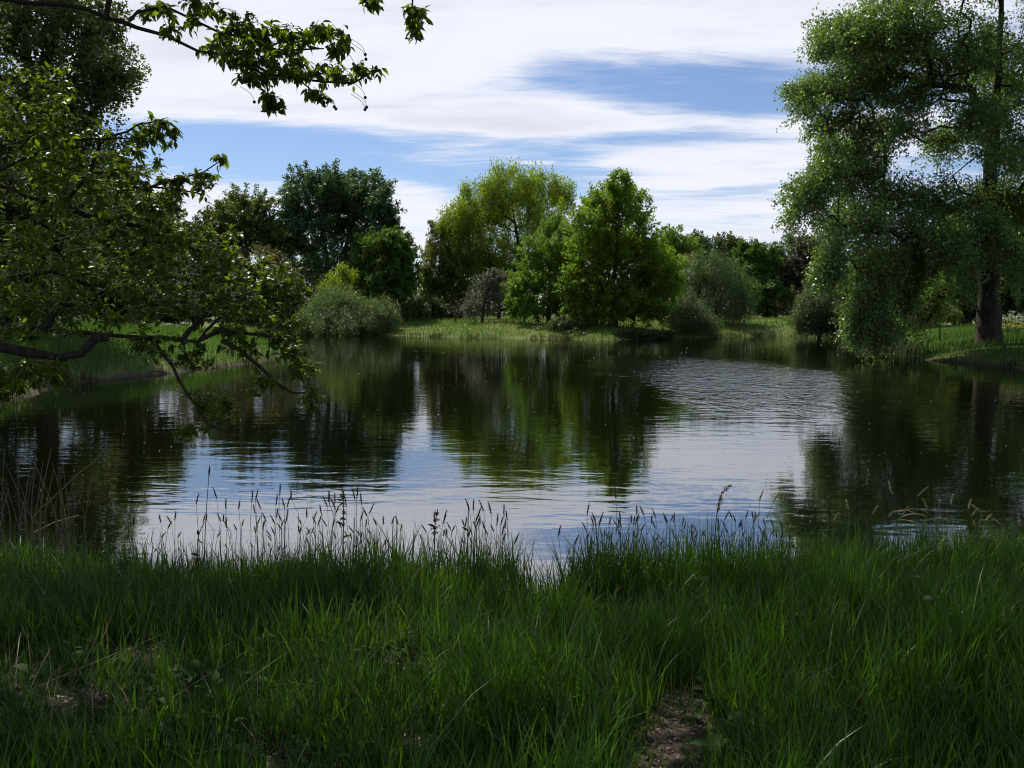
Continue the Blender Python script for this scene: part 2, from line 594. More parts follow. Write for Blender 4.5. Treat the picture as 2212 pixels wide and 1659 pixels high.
def make_water():
    m, t, out = new_mat('pond_water')
    geo = t.n('ShaderNodeNewGeometry')
    sp = t.n('ShaderNodeSeparateXYZ')
    t.l(geo.outputs['Position'], sp.inputs[0])
    X, Y, Z = sp.outputs
    # wind patches: calm and ruffled zones of the surface
    gust = t.noise(t.vec(t.m('MULTIPLY', X, .05), t.m('MULTIPLY', Y, .09), 2.0), 1.0, 3, .55)
    gx, gy = gp(1660, 830)[:2]
    patch = t.noise(t.vec(t.m('MULTIPLY', X, .5), t.m('MULTIPLY', Y, .25), 9.0), 1.0, 3, .6)
    ex = t.m('DIVIDE', t.m('SUBTRACT', X, float(gx) - .4), 4.2)
    ey = t.m('DIVIDE', t.m('SUBTRACT', Y, float(gy) + 6.0), 13.0)
    ruff = t.smooth(t.m('ADD', t.m('ADD', t.m('MULTIPLY', ex, ex), t.m('MULTIPLY', ey, ey)), t.m('MULTIPLY', t.m('ADD', gust, patch), 1.5)), .4, 3.6, 1.0, 0.0)
    # long low waves with crests across the view, and finer ripples
    v1 = t.vec(t.m('MULTIPLY', X, .35), Y, 0.0)
    w1 = t.noise(v1, 2.3, 2, .5, .3)
    v2 = t.vec(t.m('MULTIPLY', X, .45), t.m('ADD', Y, t.m('MULTIPLY', X, .12)), 4.0)
    w2 = t.noise(v2, 6.5, 2, .5, .2)
    v3 = t.vec(t.m('MULTIPLY', X, 1.1), t.m('MULTIPLY', Y, .75), 7.0)
    w3 = t.noise(v3, 2.5, 3, .6, .5)
    base = t.smooth(gust, .32, .68, .35, 1.1)
    h = t.m('ADD', t.m('MULTIPLY', w1, .0075), t.m('MULTIPLY', w2, .0022))
    h = t.m('MULTIPLY', h, base)
    h = t.m('ADD', h, t.m('MULTIPLY', t.m('MULTIPLY', w3, .092), ruff))
    b = t.n('ShaderNodeBump')
    b.inputs['Strength'].default_value = 1.0
    b.inputs['Distance'].default_value = 1.0
    t.l(h, b.inputs['Height'])
    p = t.n('ShaderNodeBsdfPrincipled')
    p.inputs['Base Color'].default_value = (.0025, .0032, .0012, 1)
    p.inputs['Roughness'].default_value = .03
    p.inputs['IOR'].default_value = 5.5
    t.l(b.outputs[0], p.inputs['Normal'])
    t.l(p.outputs[0], out.inputs[0])
    x0, x1 = POLY[:, 0].min() - 2, POLY[:, 0].max() + 2
    y0, y1 = POLY[:, 1].min() - 1, POLY[:, 1].max() + 2
    V = np.array([[x0, y0, 0], [x1, y0, 0], [x1, y1, 0], [x0, y1, 0]])
    tag(link('pond_water', mesh_np('pond_water', V, [np.array([[0, 1, 2, 3]])], m)), kind='structure')


make_water()

# ------------------------------------------------------------------ trees
BUILT = []
LEAF_N, LEAF_S = 1.5, .84


def skeleton(trunk, clumps, rng, step, up=.35):
    """grow branches from a trunk polyline to the leaf clumps; returns nodes, parents, weights"""
    P = [p for p in trunk]
    par = [-1] + list(range(len(trunk) - 1))
    cap = len(trunk) + len(clumps) * 14 + 10
    arr = np.zeros((cap, 3))
    n = len(trunk)
    arr[:n] = trunk
    parent = np.full(cap, -1)
    parent[1:n] = np.arange(n - 1)
    ends = []
    start_ok = max(1, int(n * .22))
    d0 = np.array([np.min(np.linalg.norm(trunk - c, axis=1)) for c in clumps])
    for ci in np.argsort(d0):
        c = clumps[ci]
        Q = arr[start_ok:n]
        df = c - Q
        ds = np.linalg.norm(df, axis=1)
        cost = ds + 1.3 * np.maximum(0, up * ds - df[:, 2])
        k = int(np.argmin(cost)) + start_ok
        L = np.linalg.norm(c - arr[k])
        m = int(min(12, max(1, round(L / step))))
        prev = k
        for q in range(1, m + 1):
            f = q / m
            p = arr[k] * (1 - f) + c * f
            p = p + np.array([0, 0, .10 * L * math.sin(math.pi * f)]) + (rng.normal(0, .05 * L / m + .02, 3) if q < m else 0)
            arr[n] = p
            parent[n] = prev
            prev = n
            n += 1
        ends.append(prev)
    arr, parent = arr[:n], parent[:n]
    wt = np.zeros(n)
    wt[ends] = 1
    for i in range(n - 1, 0, -1):
        wt[parent[i]] += wt[i]
    return arr, parent, np.maximum(wt, 1), len(trunk)


def wood(arr, parent, wt, r0, rmin, pw=.52):
    Wt = wt.max()
    rad = np.maximum(r0 * (wt / Wt) ** pw, rmin)
    ch = np.arange(1, len(arr))
    pa = parent[ch]
    ok = pa >= 0
    ch, pa = ch[ok], pa[ok]
    rp = np.minimum(rad[pa], rad[ch] * 1.35)
    return ch, pa, rp, rad[ch]


def wood_mesh(name, arr, ch, pa, rp, rc, mat, thin):
    thick = rc > thin
    Vs, Fs, off = [], [], 0
    for sel, k in ((thick, 7), (~thick, 3)):
        if sel.sum() == 0:
            continue
        V, Fq = tubes(arr[pa[sel]], arr[ch[sel]], rp[sel], rc[sel], k)
        Vs.append(V)
        Fs.append(Fq + off)
        off += len(V)
    return mesh_np(name, np.vstack(Vs), [np.vstack(Fs)], mat, None, True)


def foliage(clumps, cr, nleaf, leaf, rng, style, centre, quads=False):
    n = len(clumps) * nleaf
    ci = np.repeat(np.arange(len(clumps)), nleaf)
    ctone = np.clip(rng.normal(.48, .2, len(clumps)), 0, 1)
    csize = rng.uniform(.7, 1.3, len(clumps))[ci]
    g = np.clip(rng.normal(0, 1, (n, 3)), -2, 2)
    co = norm(clumps - centre)
    if style in ('willow', 'upright'):
        sh = np.array([.42, .42, .75]) if style == 'willow' else np.array([.34, .34, .62])
        off = g * sh * cr * csize[:, None]
        ub = -.6 if style == 'willow' else 1.1
        sdr = norm(co * .6 + rng.normal(0, .55, co.shape) + np.array([0, 0, ub if style == 'upright' else .15]))[ci]
        off = off + sdr * (rng.uniform(-.3, 1, n) * cr * .7)[:, None] * (1 if style == 'upright' else .95)
    else:
        ub = {'round': .30, 'layer': .0, 'droop': -.75}.get(style, .3)
        sdr = norm(co * .8 + rng.normal(0, .5, co.shape) + np.array([0, 0, ub]))[ci]
        u = rng.uniform(-.6, 1.0, n)
        tap = (1.15 - .75 * np.maximum(u, 0))[:, None]
        bow = np.zeros((n, 3))
        bow[:, 2] = (-.35 if style == 'droop' else -.12) * u * u * cr
        off = sdr * (u * cr * 1.2)[:, None] * csize[:, None] + g * cr * .27 * tap + bow
    P = clumps[ci] + off
    rd = rng.normal(0, 1, (n, 3))
    outw = norm(P - centre)
    if style == 'willow':
        A = rd * .45 + np.array([0, 0, -.8]) + outw * .5
        wid = .30
    elif style == 'upright':
        A = rd * .5 + np.array([0, 0, .6]) + outw * .3
        wid = .5
    else:
        A = rd * .6 + sdr * .7 + np.array([0, 0, -.25])
        wid = .62
    Nn = norm(rng.normal(0, 1, (n, 3)) * .75 + np.array([0, 0, .6]) + norm(off) * .5)
    L = leaf * rng.uniform(.65, 1.35, n)
    tone = np.clip(ctone[ci] + rng.normal(0, .22, n), 0, 1)
    return (leaf_quads if quads else leaf_tris)(P, norm(A), Nn, L, L * wid, tone)


def tree(name, label, cat, bx, Y, ells, nclump, nleaf, leaf, mat, r0=.3, bark=None, cr=.9, style='round', group=None, seed=1,
         inner=.25, lean=None, depth=None, multi=1, tipr=.012, up=.35, step=.9, top_frac=.8, min_clear=.25, tpw=.6):
    nleaf, leaf = int(nleaf * LEAF_N), leaf * LEAF_S
    if name != 'great_poplar':
        nclump, cr, nleaf = int(nclump * 1.35), cr * .8, int(nleaf * .78)
    bark = bark or BARK
    rng = np.random.default_rng(seed)
    x = (bx - 1106) / F * Y
    z = h1(x, Y) - .08
    base = np.array([x, Y, z])
    C, Rr, Wt = [], [], []
    xs = [e[0] for e in ells]
    half = (max(e[0] + e[2] for e in ells) - min(e[0] - e[2] for e in ells)) * .5 * Y / F
    dep = depth if depth is not None else half * .55
    for e in ells:
        dyv = e[5] if len(e) > 5 else rng.uniform(-1, 1) * dep
        yy = Y + dyv
        C.append(pt(e[0], e[1], yy))
        s = yy / F
        Rr.append([e[2] * s, (e[2] * .6 + e[3] * .4) * s, e[3] * s])
        Wt.append((e[4] if len(e) > 4 else 1.0) * (e[2] * e[3]))
    C, Rr, Wt = np.array(C), np.array(Rr), np.array(Wt)
    k = rng.choice(len(C), nclump, p=Wt / Wt.sum())
    dv = norm(rng.normal(0, 1, (nclump, 3)))
    rr = np.where(rng.random(nclump) < inner, rng.random(nclump) ** .5 * .75, np.where(rng.random(nclump) < .12, rng.uniform(1.02, 1.2, nclump), rng.uniform(.74, 1.03, nclump)))
    cl = C[k] + dv * rr[:, None] * np.maximum(Rr[k] - cr * .45, Rr[k] * .35)
    gz = height(cl[:, 0], cl[:, 1])
    cl = cl[cl[:, 2] > np.maximum(gz, 0) + min_clear]
    centre = (C * Wt[:, None]).sum(0) / Wt.sum()
    topz = cl[:, 2].max()
    ti = int(np.argmax(C[:, 2]))
    tp = np.array([C[ti][0] * .5 + centre[0] * .5, C[ti][1] * .5 + centre[1] * .5, base[2] + (topz - base[2]) * top_frac])
    if lean is None:
        midp = base * .55 + tp * .45
        midp[:2] = base[:2] * .8 + tp[:2] * .2
        path = [base, midp, tp]
    else:
        path = [base] + [pt(a, b, Y) for a, b in lean]
    trunk = resample(path, step * .6, rng, .03 if r0 < .45 else .015)
    arr, parent, wt, nt = skeleton(trunk, cl, rng, step, up)
    ch, pa, rp, rc = wood(arr, parent, wt, r0, tipr)
    if lean is None or True:
        # flare at the foot
        low = ch < 3
        rc = np.where(low, rc * 1.1, rc)
    root = empty(name, base)
    tag(root, label, cat, group)
    inv = -base
    ist = ch < nt
    rt = np.maximum(r0 * (wt[:nt] / wt.max()) ** tpw, tipr * 1.2)
    hgt = (arr[:nt, 2] - base[2]) / max(topz - base[2], 1)
    rt = rt * (1 - .35 * np.clip(hgt, 0, 1)) * (1 + .35 * np.exp(-hgt * 22))
    V, Fq = sweep(arr[:nt] + inv, rt, 9, .05, rng)
    link('trunk', mesh_np('trunk', V, [Fq], bark, None, True), root)
    if (~ist).sum():
        tag(link('branch_work', wood_mesh('branch_work', arr + inv, ch[~ist], pa[~ist], rp[~ist], rc[~ist], bark, r0 * .16), root), kind='stuff')
    V, Fc, tone = foliage(cl, cr, nleaf, leaf, rng, style, centre)
    tag(link('crown', mesh_np('crown', V + inv, Fc, mat, tone), root), kind='stuff')
    BUILT.append(len(Fc[0]))
    return root


# --- far bank, from left to right
tree('willow_tree', 'tall grey-green willow towering behind the overhanging branches at the far left', 'tree', 95, 40,
     [(100, 60, 140, 90), (200, 60, 85, 70), (60, -110, 190, 120), (235, 165, 62, 60), (140, 190, 130, 90), (60, 300, 130, 110), (190, 300, 90, 90),
      (150, 420, 120, 90), (262, 170, 55, 30, .6), (20, 480, 110, 110), (270, 120, 35, 35, .6), (120, 540, 120, 70), (-90, 150, 140, 200), (-80, 420, 120, 150)],
     820, 74, .20, M_LWILLOW, .5, cr=.95, style='round', seed=11, inner=.35)
tree('alder_tree', 'leafy alder at the far left edge, mostly cut off by the frame', 'tree', -330, 31,
     [(-330, 380, 260, 200), (-330, 60, 240, 220), (-220, 560, 180, 120), (-480, 300, 220, 260), (-330, -250, 200, 200)], 420, 60, .26, M_DARKGREEN, .35, cr=1.0, seed=10)
tree('willow_tree', 'grey-green feathery tree just right of the tall willow on the left bank', 'tree', 290, 62,
     [(300, 500, 80, 75), (335, 470, 46, 52), (240, 430, 62, 56), (215, 500, 100, 75), (250, 590, 110, 60), (362, 540, 34, 60), (180, 430, 60, 50)], 330, 62, .3, M_LWILLOW, .3, cr=1.0, seed=12)
tree('ash_tree', 'pale round-topped tree on the left skyline beside the bright-topped tree', 'tree', 430, 108,
     [(430, 505, 48, 38), (415, 545, 50, 50), (455, 540, 40, 45), (430, 600, 60, 60)], 110, 65, .38, M_OLIVE, .25, cr=1.3, seed=13)
tree('sycamore_tree', 'bright-topped green tree left of the tall dark poplars', 'tree', 545, 112,
     [(525, 438, 46, 32), (494, 472, 52, 38), (568, 468, 36, 40), (530, 505, 72, 42), (595, 520, 34, 44, .8), (480, 540, 60, 40)], 270, 70, .36, M_OAKDARK, .4, cr=1.25, seed=14)
tree('hawthorn_tree', 'olive brown spreading tree under the bright-topped tree on the left', 'tree', 560, 104,
     [(545, 560, 60, 38), (600, 590, 45, 40), (500, 590, 50, 45), (560, 625, 80, 45)], 170, 62, .34, M_OLIVE, .22, cr=1.1, seed=15)
tree('poplar_tree', 'tall dark blue-green poplar with bare lower trunk, left of the pair', 'tree', 716, 116,
     [(672, 425, 66, 58), (628, 470, 36, 50), (715, 405, 52, 44), (665, 500, 70, 50, .7), (620, 520, 30, 30, .6), (690, 560, 50, 40, .3), (720, 470, 40, 50, .6), (640, 560, 40, 40, .4)], 330, 72, .36, M_POPLAR_DARK, .42,
     cr=1.3, seed=16, lean=[(708, 580), (697, 500), (690, 430), (684, 390)])
tree('poplar_tree', 'tall dark blue-green poplar leaning right, right of the pair', 'tree', 742, 119,
     [(785, 412, 62, 46), (820, 455, 42, 50), (770, 470, 55, 50, .8), (848, 505, 22, 40, .8), (800, 520, 50, 40, .6), (740, 430, 45, 45), (740, 520, 45, 50, .35), (765, 560, 40, 30, .25)], 330, 72, .36, M_POPLAR_DARK, .42,
     cr=1.3, seed=17, lean=[(745, 570), (752, 510), (772, 450), (786, 395)])
tree('elm_tree', 'shadowy green tree filling the gap between the dark poplar trunks', 'tree', 690, 128,
     [(660, 600, 60, 55), (730, 590, 55, 60), (790, 560, 50, 60), (690, 640, 90, 40)], 190, 60, .42, M_DARKGREEN, .3, cr=1.5, seed=18)
tree('maple_tree', 'round bright green maple with a dense domed crown beside the willow bush', 'tree', 832, 106,
     [(830, 545, 60, 48), (796, 585, 40, 52), (868, 585, 38, 52), (832, 612, 66, 42), (850, 520, 35, 25), (805, 530, 35, 28)], 300, 78, .36, M_MAPLE, .35,
     cr=1.15, style='layer', seed=19)
tree('barberry_bush', 'yellowish bush rising behind the big silvery willow bush', 'bush', 742, 103,
     [(742, 605, 34, 24), (725, 635, 42, 26), (765, 640, 28, 22)], 80, 60, .26, M_YELLOW, .12, cr=.8, style='upright', seed=20)
tree('willow_bush', 'large silvery willow bush spilling onto the water on the far left shore', 'bush', 725, 94,
     [(718, 660, 56, 40), (688, 690, 48, 34), (755, 672, 50, 42), (735, 700, 78, 26), (668, 705, 30, 20)], 330, 72, .25, M_WILLOW, .2, cr=.8, style='willow', seed=21, min_clear=.15, multi=3)
tree('willow_bush', 'lower silvery willow bush leaning right against the large willow bush', 'bush', 818, 95.5,
     [(812, 672, 42, 34), (832, 690, 30, 25), (800, 695, 40, 25)], 130, 66, .25, M_WILLOW, .15, cr=.75, style='willow', seed=22, min_clear=.15)
tree('elder_bush', 'small grey-leaved bush on the far lawn right of the willow bush', 'bush', 897, 105,
     [(895, 668, 31, 24), (912, 676, 22, 18), (880, 680, 18, 14)], 75, 60, .24, M_WILLOW, .1, bark=BARK_GREY, cr=.75, seed=23)
tree('holly_bush', 'small round green bush behind the grey-leaved bush on the lawn', 'bush', 934, 110,
     [(932, 668, 30, 27), (945, 680, 22, 18)], 85, 60, .26, M_SHADEGREEN, .1, cr=.85, seed=24)
tree('barberry_bush', 'little rust-red bush at the back of the far lawn', 'bush', 986, 114,
     [(985, 664, 22, 19), (980, 680, 26, 14)], 55, 55, .22, M_RED, .08, cr=.7, seed=25, up=.8)
tree('crab_apple_tree', 'small nearly bare crooked tree in front of the rust-red bush', 'tree', 984, 98,
     [(985, 668, 24, 16, 1, 0), (992, 655, 14, 10, 1, .4)], 40, 5, .16, M_MAUVE, .15, bark=BARK_GREY, cr=.45, seed=26, tipr=.022, up=.2, step=.5)
tree('crab_apple_tree', 'grey-mauve thin-leaved tree with crooked trunk on the far lawn', 'tree', 1042, 96,
     [(1046, 640, 42, 40), (1075, 622, 36, 36), (1018, 668, 24, 24), (1060, 610, 30, 26)], 190, 34, .2, M_MAUVE, .2, bark=BARK_GREY, cr=.75, seed=27, tipr=.02)
tree('crab_apple_tree', 'darker grey thin-leaved tree with two trunks behind the grey-mauve tree', 'tree', 1078, 108,
     [(1090, 635, 36, 44), (1060, 650, 36, 34), (1112, 650, 22, 30)], 140, 36, .22, M_BROWN, .22, cr=.85, seed=28, tipr=.02)
tree('beech_tree', 'brownish olive narrow tree on the left side of the big yellow-green tree', 'tree', 948, 118,
     [(945, 520, 24, 48, .8), (948, 580, 42, 60), (925, 620, 26, 40), (985, 600, 40, 60), (965, 650, 50, 30)], 260, 62, .34, M_BROWN, .3, cr=1.1, seed=29)
tree('silver_maple_tree', 'biggest yellow-green tree with feathery upright shoots in the middle of the far bank', 'tree', 1110, 121,
     [(1100, 408, 66, 44), (1045, 445, 66, 50), (985, 480, 42, 42), (1165, 420, 58, 46), (1215, 432, 30, 36), (1090, 490, 100, 60), (1000, 530, 55, 55),
      (1185, 500, 60, 60, .6), (1020, 580, 60, 40), (1080, 570, 70, 50), (965, 500, 22, 30, .7)], 760, 72, .34, M_YELLOW, .45, cr=1.25, style='upright', seed=30,
     lean=[(1112, 600), (1120, 540), (1110, 470), (1102, 420)], step=1.2)
tree('alder_tree', 'slender light green tree with a dark straight trunk left of the oak', 'tree', 1185, 90,
     [(1192, 500, 32, 36), (1170, 545, 46, 46), (1205, 570, 46, 55), (1150, 600, 44, 40), (1128, 655, 36, 30), (1160, 665, 42, 24), (1210, 640, 40, 40), (1120, 620, 26, 26, .6)],
     330, 66, .26, M_MIDGREEN, .26, cr=.85, seed=31, lean=[(1186, 630), (1188, 560), (1192, 490)])
tree('oak_tree', 'broad bright green oak standing alone at the far water edge', 'tree', 1323, 83.5,
     [(1338, 403, 32, 34), (1306, 440, 50, 38), (1360, 445, 48, 44), (1282, 492, 62, 48), (1355, 505, 72, 50), (1310, 530, 80, 50), (1256, 555, 54, 52), (1330, 560, 95, 55), (1408, 570, 64, 50), (1240, 610, 34, 40), (1440, 600, 34, 40),
      (1270, 625, 58, 42), (1350, 635, 90, 42), (1425, 620, 42, 42), (1250, 670, 36, 28), (1390, 672, 60, 26), (1300, 672, 50, 26)],
     900, 66, .26, M_OAK, .42, cr=.95, seed=32, lean=[(1324, 640), (1330, 560), (1336, 470), (1338, 410)], inner=.2, up=.55)
tree('willow_bush', 'rounded dull green willow just right of the oak', 'bush', 1545, 97,
     [(1540, 592, 60, 44), (1585, 622, 42, 50), (1500, 622, 54, 50), (1545, 655, 78, 46), (1480, 660, 34, 40), (1600, 660, 28, 40)], 380, 72, .27, M_GREYGREEN, .28, cr=.9, style='willow', seed=33)
tree('willow_bush', 'low dark willow bush dipping into the water below the rounded willow', 'bush', 1492, 86.5,
     [(1490, 688, 54, 34), (1458, 702, 34, 22), (1530, 704, 36, 20), (1500, 710, 60, 16)], 220, 66, .22, M_GREYGREEN, .15, cr=.7, style='willow', seed=34, min_clear=.1)
tree('bramble_bush', 'scrubby dark bush at the water edge between the slender tree and the oak', 'bush', 1225, 82,
     [(1222, 705, 40, 18), (1250, 712, 24, 13), (1180, 712, 26, 10)], 120, 50, .18, M_SHADEGREEN, .06, cr=.55, seed=35, min_clear=.08)
tree('bramble_bush', 'added dark scrub standing in for bank shade under the left half of the oak', 'bush', 1290, 79.5,
     [(1290, 722, 60, 9), (1250, 720, 36, 10)], 90, 50, .16, M_DARKGREEN, .05, cr=.4, seed=52, min_clear=.03)  # added: dark leaves imitate the shaded, undercut bank edge
tree('bramble_bush', 'added dark scrub standing in for bank shade under the right half of the oak', 'bush', 1390, 79.5,
     [(1380, 722, 54, 9), (1425, 722, 34, 9)], 90, 50, .16, M_DARKGREEN, .05, cr=.4, seed=53, min_clear=.03)  # likewise added to darken the bank edge as shade would
tree('lime_tree', 'dark green skyline tree directly right of the oak top', 'tree', 1458, 135,
     [(1450, 520, 30, 34), (1475, 548, 40, 36), (1430, 560, 40, 50), (1460, 600, 50, 50)], 170, 62, .42, M_MIDGREEN, .3, cr=1.4, seed=36)
tree('lime_tree', 'dark skyline tree with a narrow top, second from the oak', 'tree', 1512, 137,
     [(1512, 530, 28, 26), (1522, 565, 40, 36), (1505, 610, 50, 40)], 120, 60, .42, M_POPLAR_DARK, .3, cr=1.35, seed=37)
tree('lime_tree', 'broad dark skyline tree above the rounded willow', 'tree', 1578, 139,
     [(1570, 532, 34, 24), (1592, 552, 42, 30), (1550, 570, 40, 40), (1590, 600, 60, 46)], 170, 60, .42, M_DARKGREEN, .3, cr=1.4, seed=38)
tree('dead_topped_tree', 'mossy grey tree with a bare leaning limb left of the rounded willow top', 'tree', 1495, 122,
     [(1488, 572, 36, 22, .8), (1470, 590, 40, 30), (1520, 585, 26, 18, .3)], 110, 34, .3, M_BROWN, .25, cr=1.0, seed=39, tipr=.03, up=.1)
tree('maple_tree', 'tall layered dark green maple left of the brown-purple tree', 'tree', 1655, 122,
     [(1640, 560, 44, 36), (1625, 600, 50, 46), (1670, 590, 36, 42), (1655, 640, 52, 44), (1690, 620, 22, 40), (1612, 545, 26, 24)], 330, 70, .38, M_MAPLE, .35, cr=1.2, style='layer', seed=40)
tree('birch_tree', 'pale feathery skyline tree above the brown-purple tree', 'tree', 1715, 130,
     [(1712, 540, 40, 34), (1738, 528, 24, 20), (1690, 560, 24, 30), (1720, 590, 50, 50)], 150, 60, .36, M_GREYGREEN, .25, cr=1.2, seed=41)
tree('copper_beech_tree', 'dark brown-purple tree near the right end of the far bank', 'tree', 1745, 122,
     [(1745, 565, 36, 42), (1728, 605, 34, 46), (1765, 600, 32, 50), (1745, 640, 44, 36)], 240, 66, .38, M_PURPLE, .3, cr=1.2, seed=42)
tree('hazel_bush', 'yellowish bush at the back of the small meadow on the far right', 'bush', 1708, 118,
     [(1706, 650, 26, 26), (1720, 662, 24, 18), (1690, 664, 18, 14)], 90, 56, .28, M_OLIVE, .1, cr=.9, seed=43)
tree('willow_bush', 'green willow bush on the shore left of the great poplar', 'bush', 1768, 83,
     [(1768, 662, 46, 40), (1745, 692, 36, 28), (1800, 688, 36, 32), (1782, 635, 30, 28), (1770, 708, 50, 14)], 300, 70, .23, M_GREYGREEN, .18, cr=.75, style='willow', seed=44, min_clear=.1)
for i, (bx_, Y_, el_, lb_) in enumerate([
        (-120, 40, [(-120, 610, 150, 90), (20, 650, 90, 50), (-260, 600, 120, 110)], 'dark bush at the left frame edge on the left bank'),
        (40, 58, [(40, 620, 120, 70), (-60, 620, 90, 60)], 'dark bush at the back of the left bank, nearest the left edge'),
        (210, 64, [(200, 625, 120, 60), (280, 660, 60, 34)], 'dark bush at the back of the left bank below the feathery tree'),
        (420, 78, [(400, 650, 90, 44), (340, 670, 60, 26)], 'dark bush at the back of the left bank behind the drooping spray'),
        (560, 98, [(540, 665, 80, 34), (620, 668, 50, 34), (580, 640, 60, 36)], 'dark bush left of the big silvery willow bush')]):
    tree('elder_bush', lb_, 'bush', bx_, Y_, el_, 200, 60, .28, M_DARKGREEN, .1, cr=1.0, seed=70 + i, min_clear=.1)
# --- behind the great poplar
tree('hawthorn_tree', 'sunlit yellow-green tree seen through the hanging poplar branches', 'tree', 1895, 80,
     [(1890, 590, 62, 60), (1850, 640, 50, 50), (1930, 640, 60, 50)], 220, 60, .3, M_YELLOW, .25, cr=1.0, seed=45)
tree('hawthorn_tree', 'dull olive tree behind the middle of the great poplar', 'tree', 1995, 76,
     [(1990, 580, 70, 60), (2040, 630, 60, 45), (1960, 640, 60, 45)], 220, 60, .3, M_OLIVE, .25, cr=1.0, seed=46)
tree('hawthorn_tree', 'yellow-green tree close behind the great poplar trunk', 'tree', 2090, 70,
     [(2085, 560, 60, 80), (2130, 620, 60, 50), (2060, 500, 40, 40, .6)], 220, 60, .28, M_YELLOW, .25, cr=1.0, seed=47)
tree('elm_tree', 'dark green tree right of the great poplar trunk at the frame edge', 'tree', 2225, 66,
     [(2200, 590, 60, 70), (2260, 520, 80, 100), (2230, 650, 70, 40), (2190, 480, 40, 40, .5)], 260, 60, .28, M_DARKGREEN, .3, cr=1.0, seed=48)
tree('bramble_bush', 'tangled brownish bramble on the lit grass left of the great poplar trunk', 'bush', 2030, 53,
     [(2025, 672, 34, 20), (2050, 684, 24, 14), (2000, 690, 26, 14)], 110, 26, .14, M_BROWN, .05, cr=.5, seed=49, tipr=.012)

tree('elder_bush', 'low dark bush below the sunlit tree behind the hanging poplar branches', 'bush', 1880, 76,
     [(1850, 680, 50, 30), (1910, 682, 50, 28), (1880, 655, 40, 30)], 150, 56, .26, M_DARKGREEN, .1, cr=.9, seed=50, min_clear=.05)
tree('elder_bush', 'low dark bush between the brownish bramble and the great poplar trunk', 'bush', 2060, 72,
     [(2000, 668, 60, 30), (2075, 660, 60, 36), (2130, 665, 40, 30)], 180, 56, .26, M_DARKGREEN, .1, cr=.9, seed=51, min_clear=.05)
# --- the great poplar on the right bank
tree('great_poplar', 'huge poplar on the right bank with a thick dark trunk and hanging branches', 'tree', 2136, 42,
     [(1835, 70, 78, 52), (1790, 95, 40, 34, .8), (1950, 50, 110, 75), (1770, 190, 72, 42), (1870, 170, 95, 70), (1975, 175, 90, 80, .75), (1790, 265, 56, 36), (1880, 270, 80, 50),
      (1960, 280, 60, 40, .6), (2070, 110, 100, 90, .55), (2170, 180, 60, 110, .6), (1755, 415, 64, 52), (1725, 450, 34, 36), (1840, 385, 80, 52), (1945, 425, 100, 48), (2070, 435, 110, 46),
      (2190, 440, 60, 60), (1840, 480, 90, 50), (1950, 500, 110, 50), (2050, 520, 70, 45), (1885, 570, 80, 48), (1880, 640, 56, 52, 1.6, -1.5), (1895, 700, 52, 46, 1.8, -1), (1850, 690, 36, 40, 1.6, -1.5), (1950, 625, 50, 60, 1.4), (1800, 560, 40, 60, 1.3), (1990, 560, 90, 50), (1985, 660, 45, 60, 1.2), (1920, 680, 50, 60, 1.4), (2030, 620, 40, 40, .8), (1860, 330, 80, 40), (2040, 380, 40, 30, .4), (2130, 500, 50, 60, .9, -2), (2100, 250, 60, 60, .6, -2), (1900, 110, 90, 60),
      (2195, 560, 46, 60, .8), (2095, 600, 36, 50, .35), (2300, 120, 120, 150, .5), (2330, 350, 120, 130, .6), (2150, -120, 250, 100, .6), (1950, -50, 130, 60, .8), (2150, 330, 60, 40, .5), (1800, 325, 44, 40), (1795, 365, 50, 34), (1750, 225, 40, 30, .8), (1785, 60, 40, 30, .8), (1740, 190, 36, 30, .8), (2050, 300, 70, 40, .8), (2140, 260, 50, 80, .7), (2145, 420, 40, 40, .7), (2120, 120, 60, 90, .6), (2200, 330, 50, 60, .8)],
     3500, 56, .145, M_RPOPLAR, .52, style='droop', cr=.80, seed=60, depth=3.2, inner=.38, up=-.1, step=.7, tipr=.012, tpw=.5,
     lean=[(2136, 660), (2136, 600), (2137, 540), (2138, 480), (2138, 380), (2150, 250), (2158, 120), (2162, 0), (2150, -120)])

# --- woodland that closes the view far behind: reads as one mass
def far_wood():
    rng = np.random.default_rng(77)
    n = 2000
    x = rng.uniform(-170, 170, n)
    y = rng.uniform(150, 185, n)
    base = 6.0 + 3.5 * np.sin(x * .05 + 1) + 2 * np.sin(x * .17)
    z = height(x, y) + rng.random(n) ** 1.5 * base
    cl = np.stack([x, y, z], 1)
    V, Fc, tone = foliage(cl, 2.6, 60, .6, rng, 'round', np.array([0, 170., 0]))
    o = link('woodland', mesh_np('woodland', V, Fc, M_DARKGREEN, tone))
    tag(o, 'dark continuous woodland closing the view far behind the lawn', 'woodland', kind='stuff')


far_wood()
print('tree leaves', sum(BUILT))


